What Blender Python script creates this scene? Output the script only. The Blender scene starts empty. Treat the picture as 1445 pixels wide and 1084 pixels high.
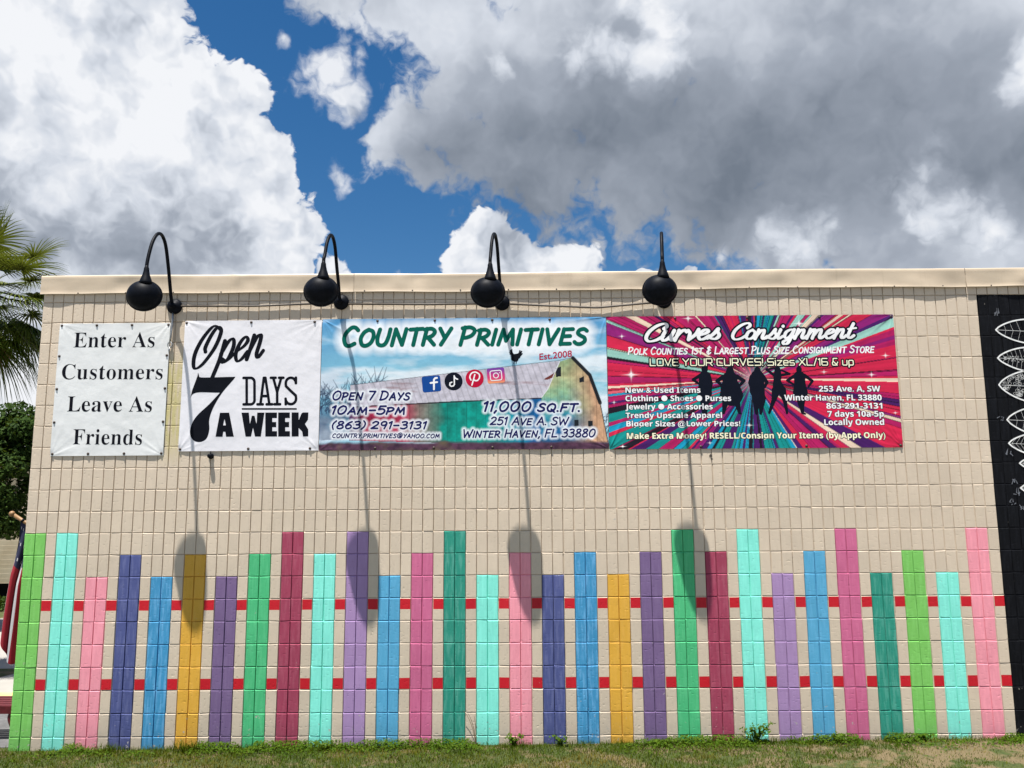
import bpy, bmesh, math, random
import numpy as np
from mathutils import Vector, Matrix

sc = bpy.context.scene
COL = sc.collection
GZ = 0.10                      # height of the lowest full block joint above the ground

# ------------------------------------------------------------------ camera
def rot_axes(yaw, pitch, roll):
    cy, sy = math.cos(yaw), math.sin(yaw); cp, sp = math.cos(pitch), math.sin(pitch)
    cr, sr = math.cos(roll), math.sin(roll)
    f = Vector((-sy*cp, cy*cp, sp)); r = Vector((cy, sy, 0)); u = r.cross(f)
    return cr*r+sr*u, -sr*r+cr*u, f
cam_d = bpy.data.cameras.new("camera"); cam = bpy.data.objects.new("camera", cam_d); COL.objects.link(cam)
R_, U_, F_ = rot_axes(0.00865528554, 0.146395212, -0.006319143)
CAMP = Vector((4.67645, -7.778825, 2.0734+GZ))
M4 = Matrix((R_, U_, -F_)).transposed().to_4x4(); M4.translation = CAMP
cam.matrix_world = M4
cam_d.sensor_width = 36; cam_d.lens = 36*1150.78/1445
cam_d.clip_start = 0.05; cam_d.clip_end = 3000
sc.camera = cam

# ------------------------------------------------------------------ light
SUN_A, SUN_B = 0.60, 4.45      # the light moves (A, 1, -B): down the wall and to the right
sun_dir = Vector((-SUN_A, -1.0, SUN_B)).normalized()
SUN_EL = math.asin(sun_dir.z); SUN_ROT = math.atan2(sun_dir.x, sun_dir.y)
sl = bpy.data.lights.new("sun", 'SUN'); so = bpy.data.objects.new("sun", sl); COL.objects.link(so)
sl.energy = 5.0; sl.angle = math.radians(0.53); sl.color = (1.0, 0.96, 0.905)
so.rotation_euler = sun_dir.to_track_quat('Z', 'Y').to_euler(); so.location = (0, -5, 20)

vs = sc.view_settings
sc.display_settings.display_device = 'sRGB'
vs.view_transform = 'Standard'; vs.look = 'None'; vs.gamma = 1.0; vs.use_curve_mapping = False
vs.exposure = 1.07

# ------------------------------------------------------------------ node helpers
class NT:
    """tiny wrapper that writes node maths as expressions"""
    def __init__(s, tree): s.t = tree
    def new(s, typ, **kw):
        n = s.t.nodes.new(typ)
        for k, v in kw.items(): setattr(n, k, v)
        return n
    def put(s, sock, v):
        if v is None: return
        if isinstance(v, bpy.types.NodeSocket): s.t.links.new(v, sock)
        elif isinstance(v, (tuple, list)) and len(v) == 3 and sock.type == 'RGBA': sock.default_value = (*v, 1)
        else: sock.default_value = v
    def m(s, op, a, b=None, c=None, clamp=False):
        n = s.new('ShaderNodeMath', operation=op); n.use_clamp = clamp
        for i, v in enumerate((a, b, c)): s.put(n.inputs[i], v)
        return n.outputs[0]
    def vm(s, op, a, b=None, scale=None):
        n = s.new('ShaderNodeVectorMath', operation=op)
        s.put(n.inputs[0], a)
        if b is not None: s.put(n.inputs[1], b)
        if scale is not None: s.put(n.inputs['Scale'], scale)
        return n.outputs['Value'] if op in ('DOT_PRODUCT', 'LENGTH', 'DISTANCE') else n.outputs[0]
    def mix(s, f, a, b, blend='MIX'):
        n = s.new('ShaderNodeMix', data_type='RGBA', blend_type=blend)
        s.put(n.inputs['Factor'], f)
        s.put(n.inputs[6], a); s.put(n.inputs[7], b)
        return n.outputs[2]
    def ramp(s, v, lo, hi, a=0.0, b=1.0, smooth=True):
        n = s.new('ShaderNodeMapRange'); n.interpolation_type = 'SMOOTHSTEP' if smooth else 'LINEAR'
        for i, q in enumerate((v, lo, hi, a, b)): s.put(n.inputs[i], q)
        return n.outputs[0]
    def noise(s, vec, scale, detail=4, rough=.5, out='Fac', dist=0.0):
        n = s.new('ShaderNodeTexNoise'); s.put(n.inputs['Vector'], vec)
        n.inputs['Scale'].default_value = scale; n.inputs['Detail'].default_value = detail
        n.inputs['Roughness'].default_value = rough; n.inputs['Distortion'].default_value = dist
        return n.outputs[out]
    def voro(s, vec, scale, detail=2, rough=.5, smooth=.6):
        n = s.new('ShaderNodeTexVoronoi', feature='SMOOTH_F1'); s.put(n.inputs['Vector'], vec)
        n.inputs['Scale'].default_value = scale; n.inputs['Detail'].default_value = detail
        n.inputs['Roughness'].default_value = rough; n.inputs['Smoothness'].default_value = smooth
        return n.outputs['Distance']

def srgb(r, g, b):
    def f(c):
        c /= 255.0
        return c/12.92 if c <= .04045 else ((c+.055)/1.055)**2.4
    return (f(r), f(g), f(b))

# ------------------------------------------------------------------ world: clear sky with summer cumulus
world = bpy.data.worlds.new("World"); sc.world = world; world.use_nodes = True
wt = world.node_tree; wt.nodes.clear(); W = NT(wt)
sky = W.new('ShaderNodeTexSky', sky_type='NISHITA'); sky.sun_disc = False
sky.sun_elevation = SUN_EL; sky.sun_rotation = SUN_ROT; sky.altitude = 50
sky.air_density = 1.0; sky.dust_density = 0.6; sky.ozone_density = 2.5
tc = W.new('ShaderNodeTexCoord'); D0 = tc.outputs['Generated']
def sky_dir(px, py):           # a bearing and height in the sky, measured on the picture's plane
    d = F_ + (px-722.5)/1150.78*R_ - (py-542)/1150.78*U_
    return d.normalized()
# slow and fast turbulence that ravels the cloud outlines
w1 = W.vm('SUBTRACT', W.noise(D0, 6.0, 1, .5, 'Color'), (.5, .5, .5))
w2 = W.vm('SUBTRACT', W.noise(D0, 21.0, 3, .6, 'Color'), (.5, .5, .5))
DW = W.vm('ADD', W.vm('ADD', D0, W.vm('SCALE', w1, scale=.055)), W.vm('SCALE', w2, scale=.035))
def blob_field(blobs, vec):
    """soft union of round puffs: the largest of their fall-offs (1 in the middle, 0 at the rim)"""
    out = None
    for px, py, r in blobs:
        c = sky_dir(px, py); rad = r/1150.78
        d = W.vm('DISTANCE', vec, tuple(c))
        v = W.m('MULTIPLY_ADD', d, -1.0/rad, 1.0)
        out = v if out is None else W.m('SMOOTH_MAX', out, v, .22)
    return W.m('MAXIMUM', out, -1.0)
LEFT = [(60, 90, 165), (-60, 260, 240), (150, 160, 150), (215, 155, 85), (275, 240, 115), (340, 290, 95), (165, 75, 65),
        (100, 0, 90), (352, 138, 44), (372, 212, 52), (330, 330, 120), (180, 330, 190), (425, 345, 48), (30, -60, 170),
        (-140, 60, 240), (20, 390, 130), (0, 500, 170), (330, 390, 130), (165, 0, 45)]
MID = [(492, 74, 30), (466, 108, 33), (495, 138, 33), (486, 243, 19), (452, 92, 24), (412, 60, 12)]
RIGHT = [(480, -25, 60), (560, -20, 75), (640, 20, 90), (720, 90, 150), (650, 120, 70), (600, 185, 55), (560, 200, 45), (610, 230, 42), (700, 215, 95),
         (850, 90, 260), (780, 235, 95), (900, 235, 100), (1000, 210, 170), (1150, 130, 300), (1350, 100, 300), (1060, 290, 95), (1180, 290, 130),
         (1320, 300, 180), (1450, 280, 200), (1140, 350, 75), (1280, 400, 120), (1420, 395, 120), (1100, -100, 330), (1600, 100, 330)]
LOW = [(688, 350, 52), (655, 382, 42), (722, 380, 55), (760, 390, 50), (808, 388, 42), (840, 400, 24),
       (470, 392, 30), (960, 390, 18), (908, 391, 14)]
def rest_of_sky(vec):          # scattered clouds all round, away from the part the picture shows
    n = W.noise(vec, 2.3, 5, .55)
    v = W.m('MULTIPLY_ADD', n, 5.0, -2.45)
    sep = W.new('ShaderNodeSeparateXYZ'); W.put(sep.inputs[0], vec)
    away = W.ramp(W.vm('DOT_PRODUCT', vec, tuple(sky_dir(722, 250))), .70, .55, -1.2, 0.0)
    return W.m('ADD', v, away)
bl, bm_, br, bw = (blob_field(b, DW) for b in (LEFT, MID, RIGHT, LOW))
def lumps(vec):                # cauliflower lumps: rounded tops, sharp creases
    out = None
    for sc_, wgt in ((13.0, .50), (29.0, .30), (63.0, .16)):
        v = W.m('ABSOLUTE', W.m('SUBTRACT', W.noise(vec, sc_, 0), .5))
        out = W.m('MULTIPLY_ADD', v, wgt*4, -.24*wgt/.5*2 if out is None else out)
    return out
PV = W.vm('ADD', D0, W.vm('SCALE', w2, scale=.05))
puff = lumps(PV)
fine = W.noise(PV, 45.0, 6, .62)
turb = W.m('ADD', W.m('MULTIPLY', puff, .8), W.m('MULTIPLY_ADD', fine, 1.0, -.5))
def alpha_of(field, k, lo, hi):
    return W.ramp(W.m('MULTIPLY_ADD', turb, k, field), lo, hi)
aL = alpha_of(bl, .55, .02, .13); aM = W.m('MULTIPLY', alpha_of(bm_, 1.7, -.20, 1.05), .92); aR = alpha_of(br, .80, -.08, .34); aW = alpha_of(bw, .55, -.01, .11)
aO = W.ramp(rest_of_sky(DW), 0.0, .8)
# light and shade of the clouds: thick parts and undersides go grey, lumps catch the sun
SUNWARD = Vector((-.010, -.008, .022))
SH = W.vm('ADD', PV, tuple(SUNWARD))
relief = W.m('SUBTRACT', W.noise(DW, 7.0, 4, .5), W.noise(W.vm('ADD', DW, tuple(SUNWARD*1.6)), 7.0, 4, .5))
relief2 = W.m('SUBTRACT', puff, lumps(SH))
soft = W.vm('NORMALIZE', W.vm('ADD', D0, W.vm('ADD', W.vm('SCALE', w1, scale=.10), W.vm('SCALE', w2, scale=.03))))
GREY_L = [(120, 322, 105), (240, 322, 85), (20, 312, 110), (-60, 330, 130), (330, 330, 55), (60, 345, 90), (190, 345, 90), (280, 318, 60)]
GREY_R = [(720, 230, 130), (860, 190, 150), (960, 215, 150), (1080, 235, 150), (1180, 240, 170), (1000, 300, 90), (1330, 180, 120), (1220, 160, 150), (1430, 230, 110), (1040, 310, 60), (640, 215, 50)]
LITE_R = [(830, 85, 40), (870, 75, 45), (925, 88, 48), (700, 92, 22), (1285, 262, 42), (1325, 285, 50), (1300, 310, 34), (1120, 318, 42), (1150, 345, 42), (1105, 305, 24), (1380, 335, 40), (1440, 100, 34), (940, 8, 40), (1000, 350, 25)]
HAZE_R = [(560, 60, 150), (620, 20, 150), (560, 210, 90), (760, 10, 150), (1000, 0, 200), (1250, 40, 200), (1440, 60, 160), (1200, 360, 120), (1420, 350, 130), (1050, 345, 60)]
gL = W.ramp(W.m('MULTIPLY_ADD', turb, .5, blob_field(GREY_L, soft)), -.15, .95)
gR = W.ramp(blob_field(GREY_R, soft), -.45, .80)
lR = W.ramp(W.m('MULTIPLY_ADD', turb, .9, blob_field(LITE_R, soft)), -.20, 1.0)
hR = W.ramp(blob_field(HAZE_R, soft), -.15, .9)
shade_L = W.m('MULTIPLY', gL, .54)
shade_R = W.m('SUBTRACT', W.m('SUBTRACT', W.m('MULTIPLY_ADD', gR, .44, .44), W.m('MULTIPLY', hR, .17)), W.m('MULTIPLY', lR, .44), clamp=True)
def cloud_colour(shade, k1, k2):
    v = W.m('SUBTRACT', shade, W.m('ADD', W.m('MULTIPLY', relief, k1), W.m('MULTIPLY', relief2, k2)), clamp=True)
    n = W.new('ShaderNodeValToRGB'); W.put(n.inputs[0], v)
    cr = n.color_ramp; cr.elements[0].position = 0.0; cr.elements[0].color = (*srgb(244, 246, 250), 1)
    cr.elements[1].position = 1.0; cr.elements[1].color = (*srgb(116, 126, 140), 1)
    e = cr.elements.new(.25); e.color = (*srgb(214, 220, 230), 1)
    e = cr.elements.new(.55); e.color = (*srgb(166, 174, 187), 1)
    return n.outputs[0]
cL = cloud_colour(W.m('ADD', shade_L, .08), 1.5, .40); cR = cloud_colour(shade_R, .60, .12); cW = cloud_colour(.18, 1.4, .5)
cO = cloud_colour(.30, 2.0, .5)
CLOUD_GAIN = 4.75               # cloud brightness beside the sky texture's own scale
hsv = W.new('ShaderNodeHueSaturation'); hsv.inputs['Saturation'].default_value = 1.36; hsv.inputs['Value'].default_value = 0.50
W.put(hsv.inputs['Color'], sky.outputs[0])
col = hsv.outputs[0]
for a, c in ((aO, cO), (aM, cW), (aR, cR), (aL, cL), (aW, cW)):
    c2 = W.vm('SCALE', c, scale=CLOUD_GAIN)
    col = W.mix(a, col, c2)
bg = W.new('ShaderNodeBackground'); W.put(bg.inputs[0], col); bg.inputs[1].default_value = 0.10
wo = W.new('ShaderNodeOutputWorld'); wt.links.new(bg.outputs[0], wo.inputs[0])
world.cycles.sampling_method = 'MANUAL'; world.cycles.sample_map_resolution = 512

# ------------------------------------------------------------------ materials
def new_mat(name):
    m = bpy.data.materials.new(name); m.use_nodes = True
    t = m.node_tree; b = t.nodes['Principled BSDF']; return m, NT(t), b
def bump(n, b, h, strength, dist=.01):
    q = n.new('ShaderNodeBump'); q.inputs['Strength'].default_value = strength; q.inputs['Distance'].default_value = dist
    n.put(q.inputs['Height'], h); n.put(b.inputs['Normal'], q.outputs[0])
def pos(n): return n.new('ShaderNodeTexCoord').outputs['Object'] if False else n.new('ShaderNodeNewGeometry').outputs['Position']
def scaled(n, v, s):
    q = n.new('ShaderNodeMapping'); q.inputs['Scale'].default_value = s; n.put(q.inputs[0], v); return q.outputs[0]
def block_mat(name, c, streak=0.0, rough=.75, dirt=.12, lift=None):
    """masonry paint: roller texture, pits, brush streaks, splash dirt near the ground"""
    m, n, b = new_mat(name); p = pos(n)
    big = n.noise(p, 1.7, 5, .65); mid = n.noise(p, 9.0, 5, .65); fine = n.noise(p, 160.0, 3, .6)
    br = n.noise(scaled(n, p, (38, 38, 5)), 1.0, 4, .6)
    dark = tuple(x*.80 for x in c); light = lift or tuple(min(1, x*1.08+.075) for x in c)
    col = n.mix(n.ramp(big, .35, .68), c, tuple(x*.90 for x in c))
    col = n.mix(n.m('MULTIPLY', n.ramp(mid, .52, .75), dirt*2), col, dark)
    cell = n.new('ShaderNodeTexWhiteNoise', noise_dimensions='3D'); n.put(cell.inputs['Vector'], n.vm('FLOOR', n.vm('MULTIPLY', n.vm('ADD', p, (0, .5, -.1)), (1/.1016, .2, 1/.2032))))
    col = n.mix(n.m('MULTIPLY', cell.outputs['Value'], .36), col, tuple(x*.86+.004 for x in c))
    if streak: col = n.mix(n.m('MULTIPLY', n.ramp(br, .44, .66), streak), col, light)
    sep = n.new('ShaderNodeSeparateXYZ'); n.put(sep.inputs[0], p)
    low = n.m('MULTIPLY', n.ramp(n.m('MULTIPLY_ADD', mid, .30, sep.outputs['Z']), .42, .16), .42)
    col = n.mix(low, col, tuple(x*.55+.02 for x in c))
    chip = n.ramp(n.m('MULTIPLY_ADD', n.ramp(sep.outputs['Z'], .55, .05), .07, n.noise(p, 17.0, 3, .7)), .70, .715)
    col = n.mix(n.m('MULTIPLY', chip, .75), col, (.42, .39, .34))
    n.put(b.inputs['Base Color'], col); b.inputs['Roughness'].default_value = rough
    b.inputs['Specular IOR Level'].default_value = .3
    pits = n.ramp(n.noise(p, 48.0, 2, .5), .30, .42)
    h = n.m('ADD', n.m('MULTIPLY_ADD', fine, .35, n.m('MULTIPLY', br, .25)), n.m('MULTIPLY', pits, .5))
    bump(n, b, h, .85, .004)
    return m
def plain(name, c, rough=.5, metal=0.0, var=.12, scale=20.0, bmp=.15, spec=.5):
    m, n, b = new_mat(name); p = pos(n); f = n.noise(p, scale, 4, .6)
    n.put(b.inputs['Base Color'], n.mix(n.ramp(f, .3, .7), tuple(x*(1-var) for x in c), tuple(min(1, x*(1+var)) for x in c)))
    b.inputs['Roughness'].default_value = rough; b.inputs['Metallic'].default_value = metal; b.inputs['Specular IOR Level'].default_value = spec
    if bmp: bump(n, b, n.noise(p, scale*6, 3, .6), bmp, .004)
    return m

BEIGE = srgb(207, 191, 170)
def beige_mat():
    m = block_mat("beige_block_paint", BEIGE, .10)
    n = NT(m.node_tree); b = m.node_tree.nodes['Principled BSDF']
    old = b.inputs['Base Color'].links[0].from_socket; p = pos(n)
    sep = n.new('ShaderNodeSeparateXYZ'); n.put(sep.inputs[0], p)
    # old yellow-green run-off stain between the two left banners and faint ones under the others
    sx = n.m('ABSOLUTE', n.m('SUBTRACT', sep.outputs['X'], 1.335))
    st = n.m('MULTIPLY', n.ramp(sx, .16, .05), n.m('MULTIPLY', n.ramp(sep.outputs['Z'], 3.72, 3.45), n.ramp(sep.outputs['Z'], 2.5, 2.9)))
    st = n.m('MULTIPLY', st, n.ramp(n.noise(scaled(n, p, (30, 30, 4)), 1.0, 3), .25, .6))
    col = n.mix(n.m('MULTIPLY', st, .85), old, srgb(186, 176, 118))
    n.put(b.inputs['Base Color'], col)
    return m
M = {}
M['beige'] = beige_mat()
M['red'] = block_mat("red_rail_paint", srgb(196, 22, 38), .05, .55)
M['black'] = block_mat("black_mural_paint", srgb(12, 13, 17), .35, .6, .2, srgb(32, 34, 40))
M['black'].node_tree.nodes['Principled BSDF'].inputs['Specular IOR Level'].default_value = .10
M['coping'] = None
def coping_mat():
    m, n, b = new_mat("beige_coping_metal"); p = pos(n)
    f = n.noise(scaled(n, p, (1.6, 3, 5)), 1.0, 4, .6)
    c = n.mix(n.ramp(f, .3, .7), srgb(184, 167, 144), srgb(198, 181, 157))
    drip = n.ramp(n.noise(scaled(n, p, (26, 5, 2.2)), 1.0, 4, .6), .58, .75)
    c = n.mix(n.m('MULTIPLY', drip, .22), c, srgb(150, 134, 110))
    n.put(b.inputs['Base Color'], c); b.inputs['Roughness'].default_value = .42
    bump(n, b, n.noise(p, 120, 2), .08, .002)
    return m
M['coping'] = coping_mat()
M['lamp'] = plain("black_enamel", (.004, .005, .008), .50, 0, .3, 30, .05, .07)
M['galv'] = plain("galvanised_steel", (.34, .35, .36), .45, .7, .25, 40, .1)
M['screw'] = plain("rusty_screw", (.05, .035, .028), .6, .3)
M['conduit'] = plain("painted_conduit", srgb(74, 66, 58), .6, 0, .15, 30)
M['roof'] = plain("flat_roof_gravel", (.33, .32, .30), .9, 0, .2, 6)
PCOL = {'lime': (118, 196, 86), 'cyan': (124, 234, 214), 'pink': (240, 146, 162), 'navy': (70, 80, 138), 'blue': (42, 142, 192),
        'gold': (222, 166, 32), 'purple': (116, 90, 136), 'green': (62, 186, 120), 'crimson': (160, 50, 82), 'lavender': (164, 130, 180),
        'sky blue': (72, 164, 206), 'magenta': (202, 94, 138), 'teal': (8, 142, 120)}
STREAK = {'navy': .5, 'blue': 1.0, 'teal': .7, 'crimson': .35, 'sky blue': .3, 'magenta': .25, 'gold': .2, 'purple': .2, 'lavender': .2}
for k, c in PCOL.items(): M[k] = block_mat(k.replace(' ', '_')+"_picket_paint", tuple(.93*q+.07*sum(srgb(*c))/3+.008 for q in srgb(*c)), STREAK.get(k, .32), .7, .26)

# ------------------------------------------------------------------ object helpers
def tag(o, label=None, cat=None, group=None, kind=None):
    if label: o['label'] = label
    if cat: o['category'] = cat
    if group: o['group'] = group
    if kind: o['kind'] = kind
    return o
def thing(name, label, cat, loc=(0, 0, 0), group=None, rz=0.0):
    o = bpy.data.objects.new(name, None); o.empty_display_size = .1; COL.objects.link(o)
    o.location = loc; o.rotation_euler = (0, 0, rz); return tag(o, label, cat, group)
def mesh(name, verts, faces, mats, parent=None, idx=None, smooth=False, world=True):
    """one mesh object; verts are in world space (moved into the parent's frame) unless world is False"""
    V = np.asarray(verts, dtype=np.float64).reshape(-1, 3)
    if parent is not None and world:
        root = parent; off = Vector((0, 0, 0)); chain = []
        while root is not None: off = off + Vector(root.location); root = root.parent
        V = V - np.array(off)
    me = bpy.data.meshes.new(name); me.from_pydata(V.tolist(), [], faces)
    for q in (mats if isinstance(mats, (list, tuple)) else [mats]): me.materials.append(q)
    if idx is not None: me.polygons.foreach_set('material_index', idx)
    if smooth: me.polygons.foreach_set('use_smooth', [True]*len(me.polygons))
    me.update()
    o = bpy.data.objects.new(name, me); COL.objects.link(o)
    if parent is not None: o.parent = parent
    return o
class MB:
    """collects shapes into one mesh"""
    def __init__(s): s.v = []; s.f = []
    def quad(s, *p):
        k = len(s.v); s.v += [tuple(q) for q in p]; s.f.append(tuple(range(k, k+len(p)))); return s
    def box(s, a, b):
        (x0, y0, z0), (x1, y1, z1) = a, b; k = len(s.v)
        s.v += [(x0, y0, z0), (x1, y0, z0), (x1, y1, z0), (x0, y1, z0), (x0, y0, z1), (x1, y0, z1), (x1, y1, z1), (x0, y1, z1)]
        s.f += [tuple(k+i for i in q) for q in ((0, 3, 2, 1), (4, 5, 6, 7), (0, 1, 5, 4), (1, 2, 6, 5), (2, 3, 7, 6), (3, 0, 4, 7))]; return s
    def tube(s, pts, r, n=10, caps=True):
        pts = [Vector(p) for p in pts]; rr = r if isinstance(r, (list, tuple)) else [r]*len(pts); k = len(s.v); ref = None
        for i, p in enumerate(pts):
            t = (pts[min(i+1, len(pts)-1)]-pts[max(i-1, 0)]).normalized()
            if ref is None: ref = t.orthogonal().normalized()
            ref = (ref-t*ref.dot(t)).normalized(); bi = t.cross(ref)
            for j in range(n):
                a = 2*math.pi*j/n; s.v.append(tuple(p+rr[i]*(math.cos(a)*ref+math.sin(a)*bi)))
        for i in range(len(pts)-1):
            for j in range(n): s.f.append((k+i*n+j, k+i*n+(j+1) % n, k+(i+1)*n+(j+1) % n, k+(i+1)*n+j))
        if caps:
            s.f.append(tuple(k+j for j in reversed(range(n)))); s.f.append(tuple(k+(len(pts)-1)*n+j for j in range(n)))
        return s
    def lathe(s, o, axis, prof, n=28, caps=(True, True)):
        """prof: (distance along axis, radius)"""
        o = Vector(o); ax = Vector(axis).normalized(); u = ax.orthogonal().normalized(); w = ax.cross(u); k = len(s.v)
        for d, r in prof:
            for j in range(n):
                a = 2*math.pi*j/n; s.v.append(tuple(o+ax*d+r*(math.cos(a)*u+math.sin(a)*w)))
        for i in range(len(prof)-1):
            for j in range(n): s.f.append((k+i*n+j, k+i*n+(j+1) % n, k+(i+1)*n+(j+1) % n, k+(i+1)*n+j))
        if caps[0]: s.f.append(tuple(k+j for j in reversed(range(n))))
        if caps[1]: s.f.append(tuple(k+(len(prof)-1)*n+j for j in range(n)))
        return s
    def obj(s, name, mat, parent=None, smooth=False, world=True): return mesh(name, s.v, s.f, mat, parent, None, smooth, world)
def curve_pts(P, n=8):
    """Catmull-Rom through the points"""
    P = [np.array(p, float) for p in P]; Q = [2*P[0]-P[1]]+P+[2*P[-1]-P[-2]]; out = []
    for i in range(1, len(Q)-2):
        a, b, c, d = Q[i-1:i+3]
        for t in np.arange(n)/n:
            out.append(.5*((2*b)+(c-a)*t+(2*a-5*b+4*c-d)*t*t+(3*b-a-3*c+d)*t**3))
    out.append(P[-1]); return out
def vnoise(x, z, seed=0):
    """smooth value noise in numpy, 0..1"""
    xi = np.floor(x).astype(np.int64); zi = np.floor(z).astype(np.int64); fx = x-xi; fz = z-zi
    fx = fx*fx*(3-2*fx); fz = fz*fz*(3-2*fz)
    def h(a, b):
        q = (a*374761393+b*668265263+seed*1442695041) & 0x7fffffff
        q = ((q ^ (q >> 13))*1274126177) & 0x7fffffff
        return ((q ^ (q >> 16)) & 0xffff)/65535.0
    return (h(xi, zi)*(1-fx)+h(xi+1, zi)*fx)*(1-fz)+(h(xi, zi+1)*(1-fx)+h(xi+1, zi+1)*fx)*fz
def fbm(x, z, seed=0, o=4, g=.5):
    a, s, t = 1.0, 0.0, 0.0
    for i in range(o): s = s+a*vnoise(x*2**i, z*2**i, seed+i*17); t += a; a *= g
    return s/t

# ------------------------------------------------------------------ ground
def gz(x, y):
    z = -.02+.0088*min(max(x, -3.0), 12.0)
    if y > .3: z -= .05*min(y-.3, 60.0)
    return z
def ground_mat():
    m, n, b = new_mat("soil_and_turf"); p = pos(n)
    f = n.noise(p, 3.5, 5, .6); g = n.noise(p, 40, 4, .6)
    c = n.mix(n.ramp(g, .3, .7), (.026, .045, .004), (.055, .070, .010))
    sx_ = n.new('ShaderNodeSeparateXYZ'); n.put(sx_.inputs[0], p); f = n.m('ADD', f, n.ramp(sx_.outputs['X'], 4.0, 9.0, -.03, .085))
    c = n.mix(n.ramp(f, .47, .60), c, n.mix(g, (.09, .068, .032), (.17, .125, .060)))
    n.put(b.inputs['Base Color'], c); b.inputs['Roughness'].default_value = .95; bump(n, b, g, .8, .03); return m
xs = sorted(set([-900, -300, -120, -60, -40, -25, -15, -8]+[round(-4+.5*i, 2) for i in range(37)]+[18, 25, 40, 80, 200, 900]))
ys = sorted(set([-900, -300, -100, -40, -20, -10, -6, -4]+[round(-3+.25*i, 2) for i in range(14)]+[.3, .6, 1, 2, 3, 5, 8, 12, 18, 25, 40, 60.3, 120, 300, 900]))
gv = [(x, y, gz(x, y)) for y in ys for x in xs]
gf = [(j*len(xs)+i, j*len(xs)+i+1, (j+1)*len(xs)+i+1, (j+1)*len(xs)+i) for j in range(len(ys)-1) for i in range(len(xs)-1)]
tag(mesh("ground", gv, gf, ground_mat()), kind='structure')
def strip(name, x0, x1, y0, y1, m, lift=.004, nx=12, ny=12):
    v = [(x0+(x1-x0)*i/nx, y0+(y1-y0)*j/ny, gz(x0+(x1-x0)*i/nx, y0+(y1-y0)*j/ny)+lift) for j in range(ny+1) for i in range(nx+1)]
    f = [(j*(nx+1)+i, j*(nx+1)+i+1, (j+1)*(nx+1)+i+1, (j+1)*(nx+1)+i) for j in range(ny) for i in range(nx)]
    return tag(mesh(name, v, f, m), kind='structure')
strip("road", -60, -.35, 2.9, 14.5, plain("pale_concrete_road", (.30, .285, .255), .85, 0, .1, 1.2, .3), .006, 30, 24)
strip("pavement", -30, -.05, .1, 2.55, plain("dark_asphalt_apron", (.10, .10, .10), .9, 0, .25, 8, .5), .006, 20, 10)
kb = MB()
for i in range(28):
    x0 = -28.4+i*1.0; kb.box((x0, 2.66, gz(x0, 2.7)-.05), (x0+1.0, 2.86, gz(x0, 2.7)+.035))
kerb = kb.obj("kerb", plain("yellow_kerb_paint", srgb(190, 168, 110), .7, 0, .2, 6)); tag(kerb, kind='structure')
strip("planting_bed", -4.5, -2.8, 3.6, 5.2, ground_mat(), .012, 4, 4)
strip("parking_lot", -40, 60, -40, -2.6, plain("worn_asphalt", (.20, .195, .185), .9, 0, .2, 3, .5), .006, 20, 20)

# ------------------------------------------------------------------ shop building
CW, CH = .1016, .2032
rng = random.Random(7)
shop = thing("shop_building", "long beige scored-block shop wall painted with a fence of coloured pickets, metal coping on top", "building", (0, 0, 0))
PICKETS = [('lime', 9), ('cyan', 9), ('pink', 7), ('navy', 8), ('blue', 7), ('gold', 8), ('purple', 7), ('green', 8), ('crimson', 9), ('cyan', 8),
           ('lavender', 9), ('sky blue', 7), ('magenta', 8), ('teal', 9), ('cyan', 7), ('pink', 8), ('navy', 7), ('blue', 8), ('gold', 7), ('purple', 8),
           ('green', 9), ('crimson', 8), ('cyan', 9), ('lavender', 7), ('sky blue', 8), ('magenta', 9), ('teal', 7), ('lime', 8), ('cyan', 7), ('pink', 9)]
NC = 118; R0, R1 = -1, 20
own = {}
def put(key, p):
    v, f = own.setdefault(key, ([], [])); k = len(v); v.extend(p); f.append(tuple(range(k, k+len(p))))
def owner(c, r):
    if c >= 90: return 'black' if r < 20 else 'wall'
    i, k = divmod(c, 3)
    if k < 2 and r < PICKETS[i][1]: return i
    return 'wall'
def jit(a): return rng.uniform(-a, a)
vx = [[c*CW+(jit(.0016) if 0 < c < NC else 0) for c in range(NC+1)] for r in range(R0, R1+2)]
hz_ = [[r*CH+GZ+jit(.0018) for c in range(NC+1)] for r in range(R0, R1+3)]
vg = {}
for r in range(R0, R1+1):
    for c in range(NC+1): vg[(c, r)] = .0030+max(0, rng.gauss(.0005, .0009)) if rng.random() > .06 else .0014
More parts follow.
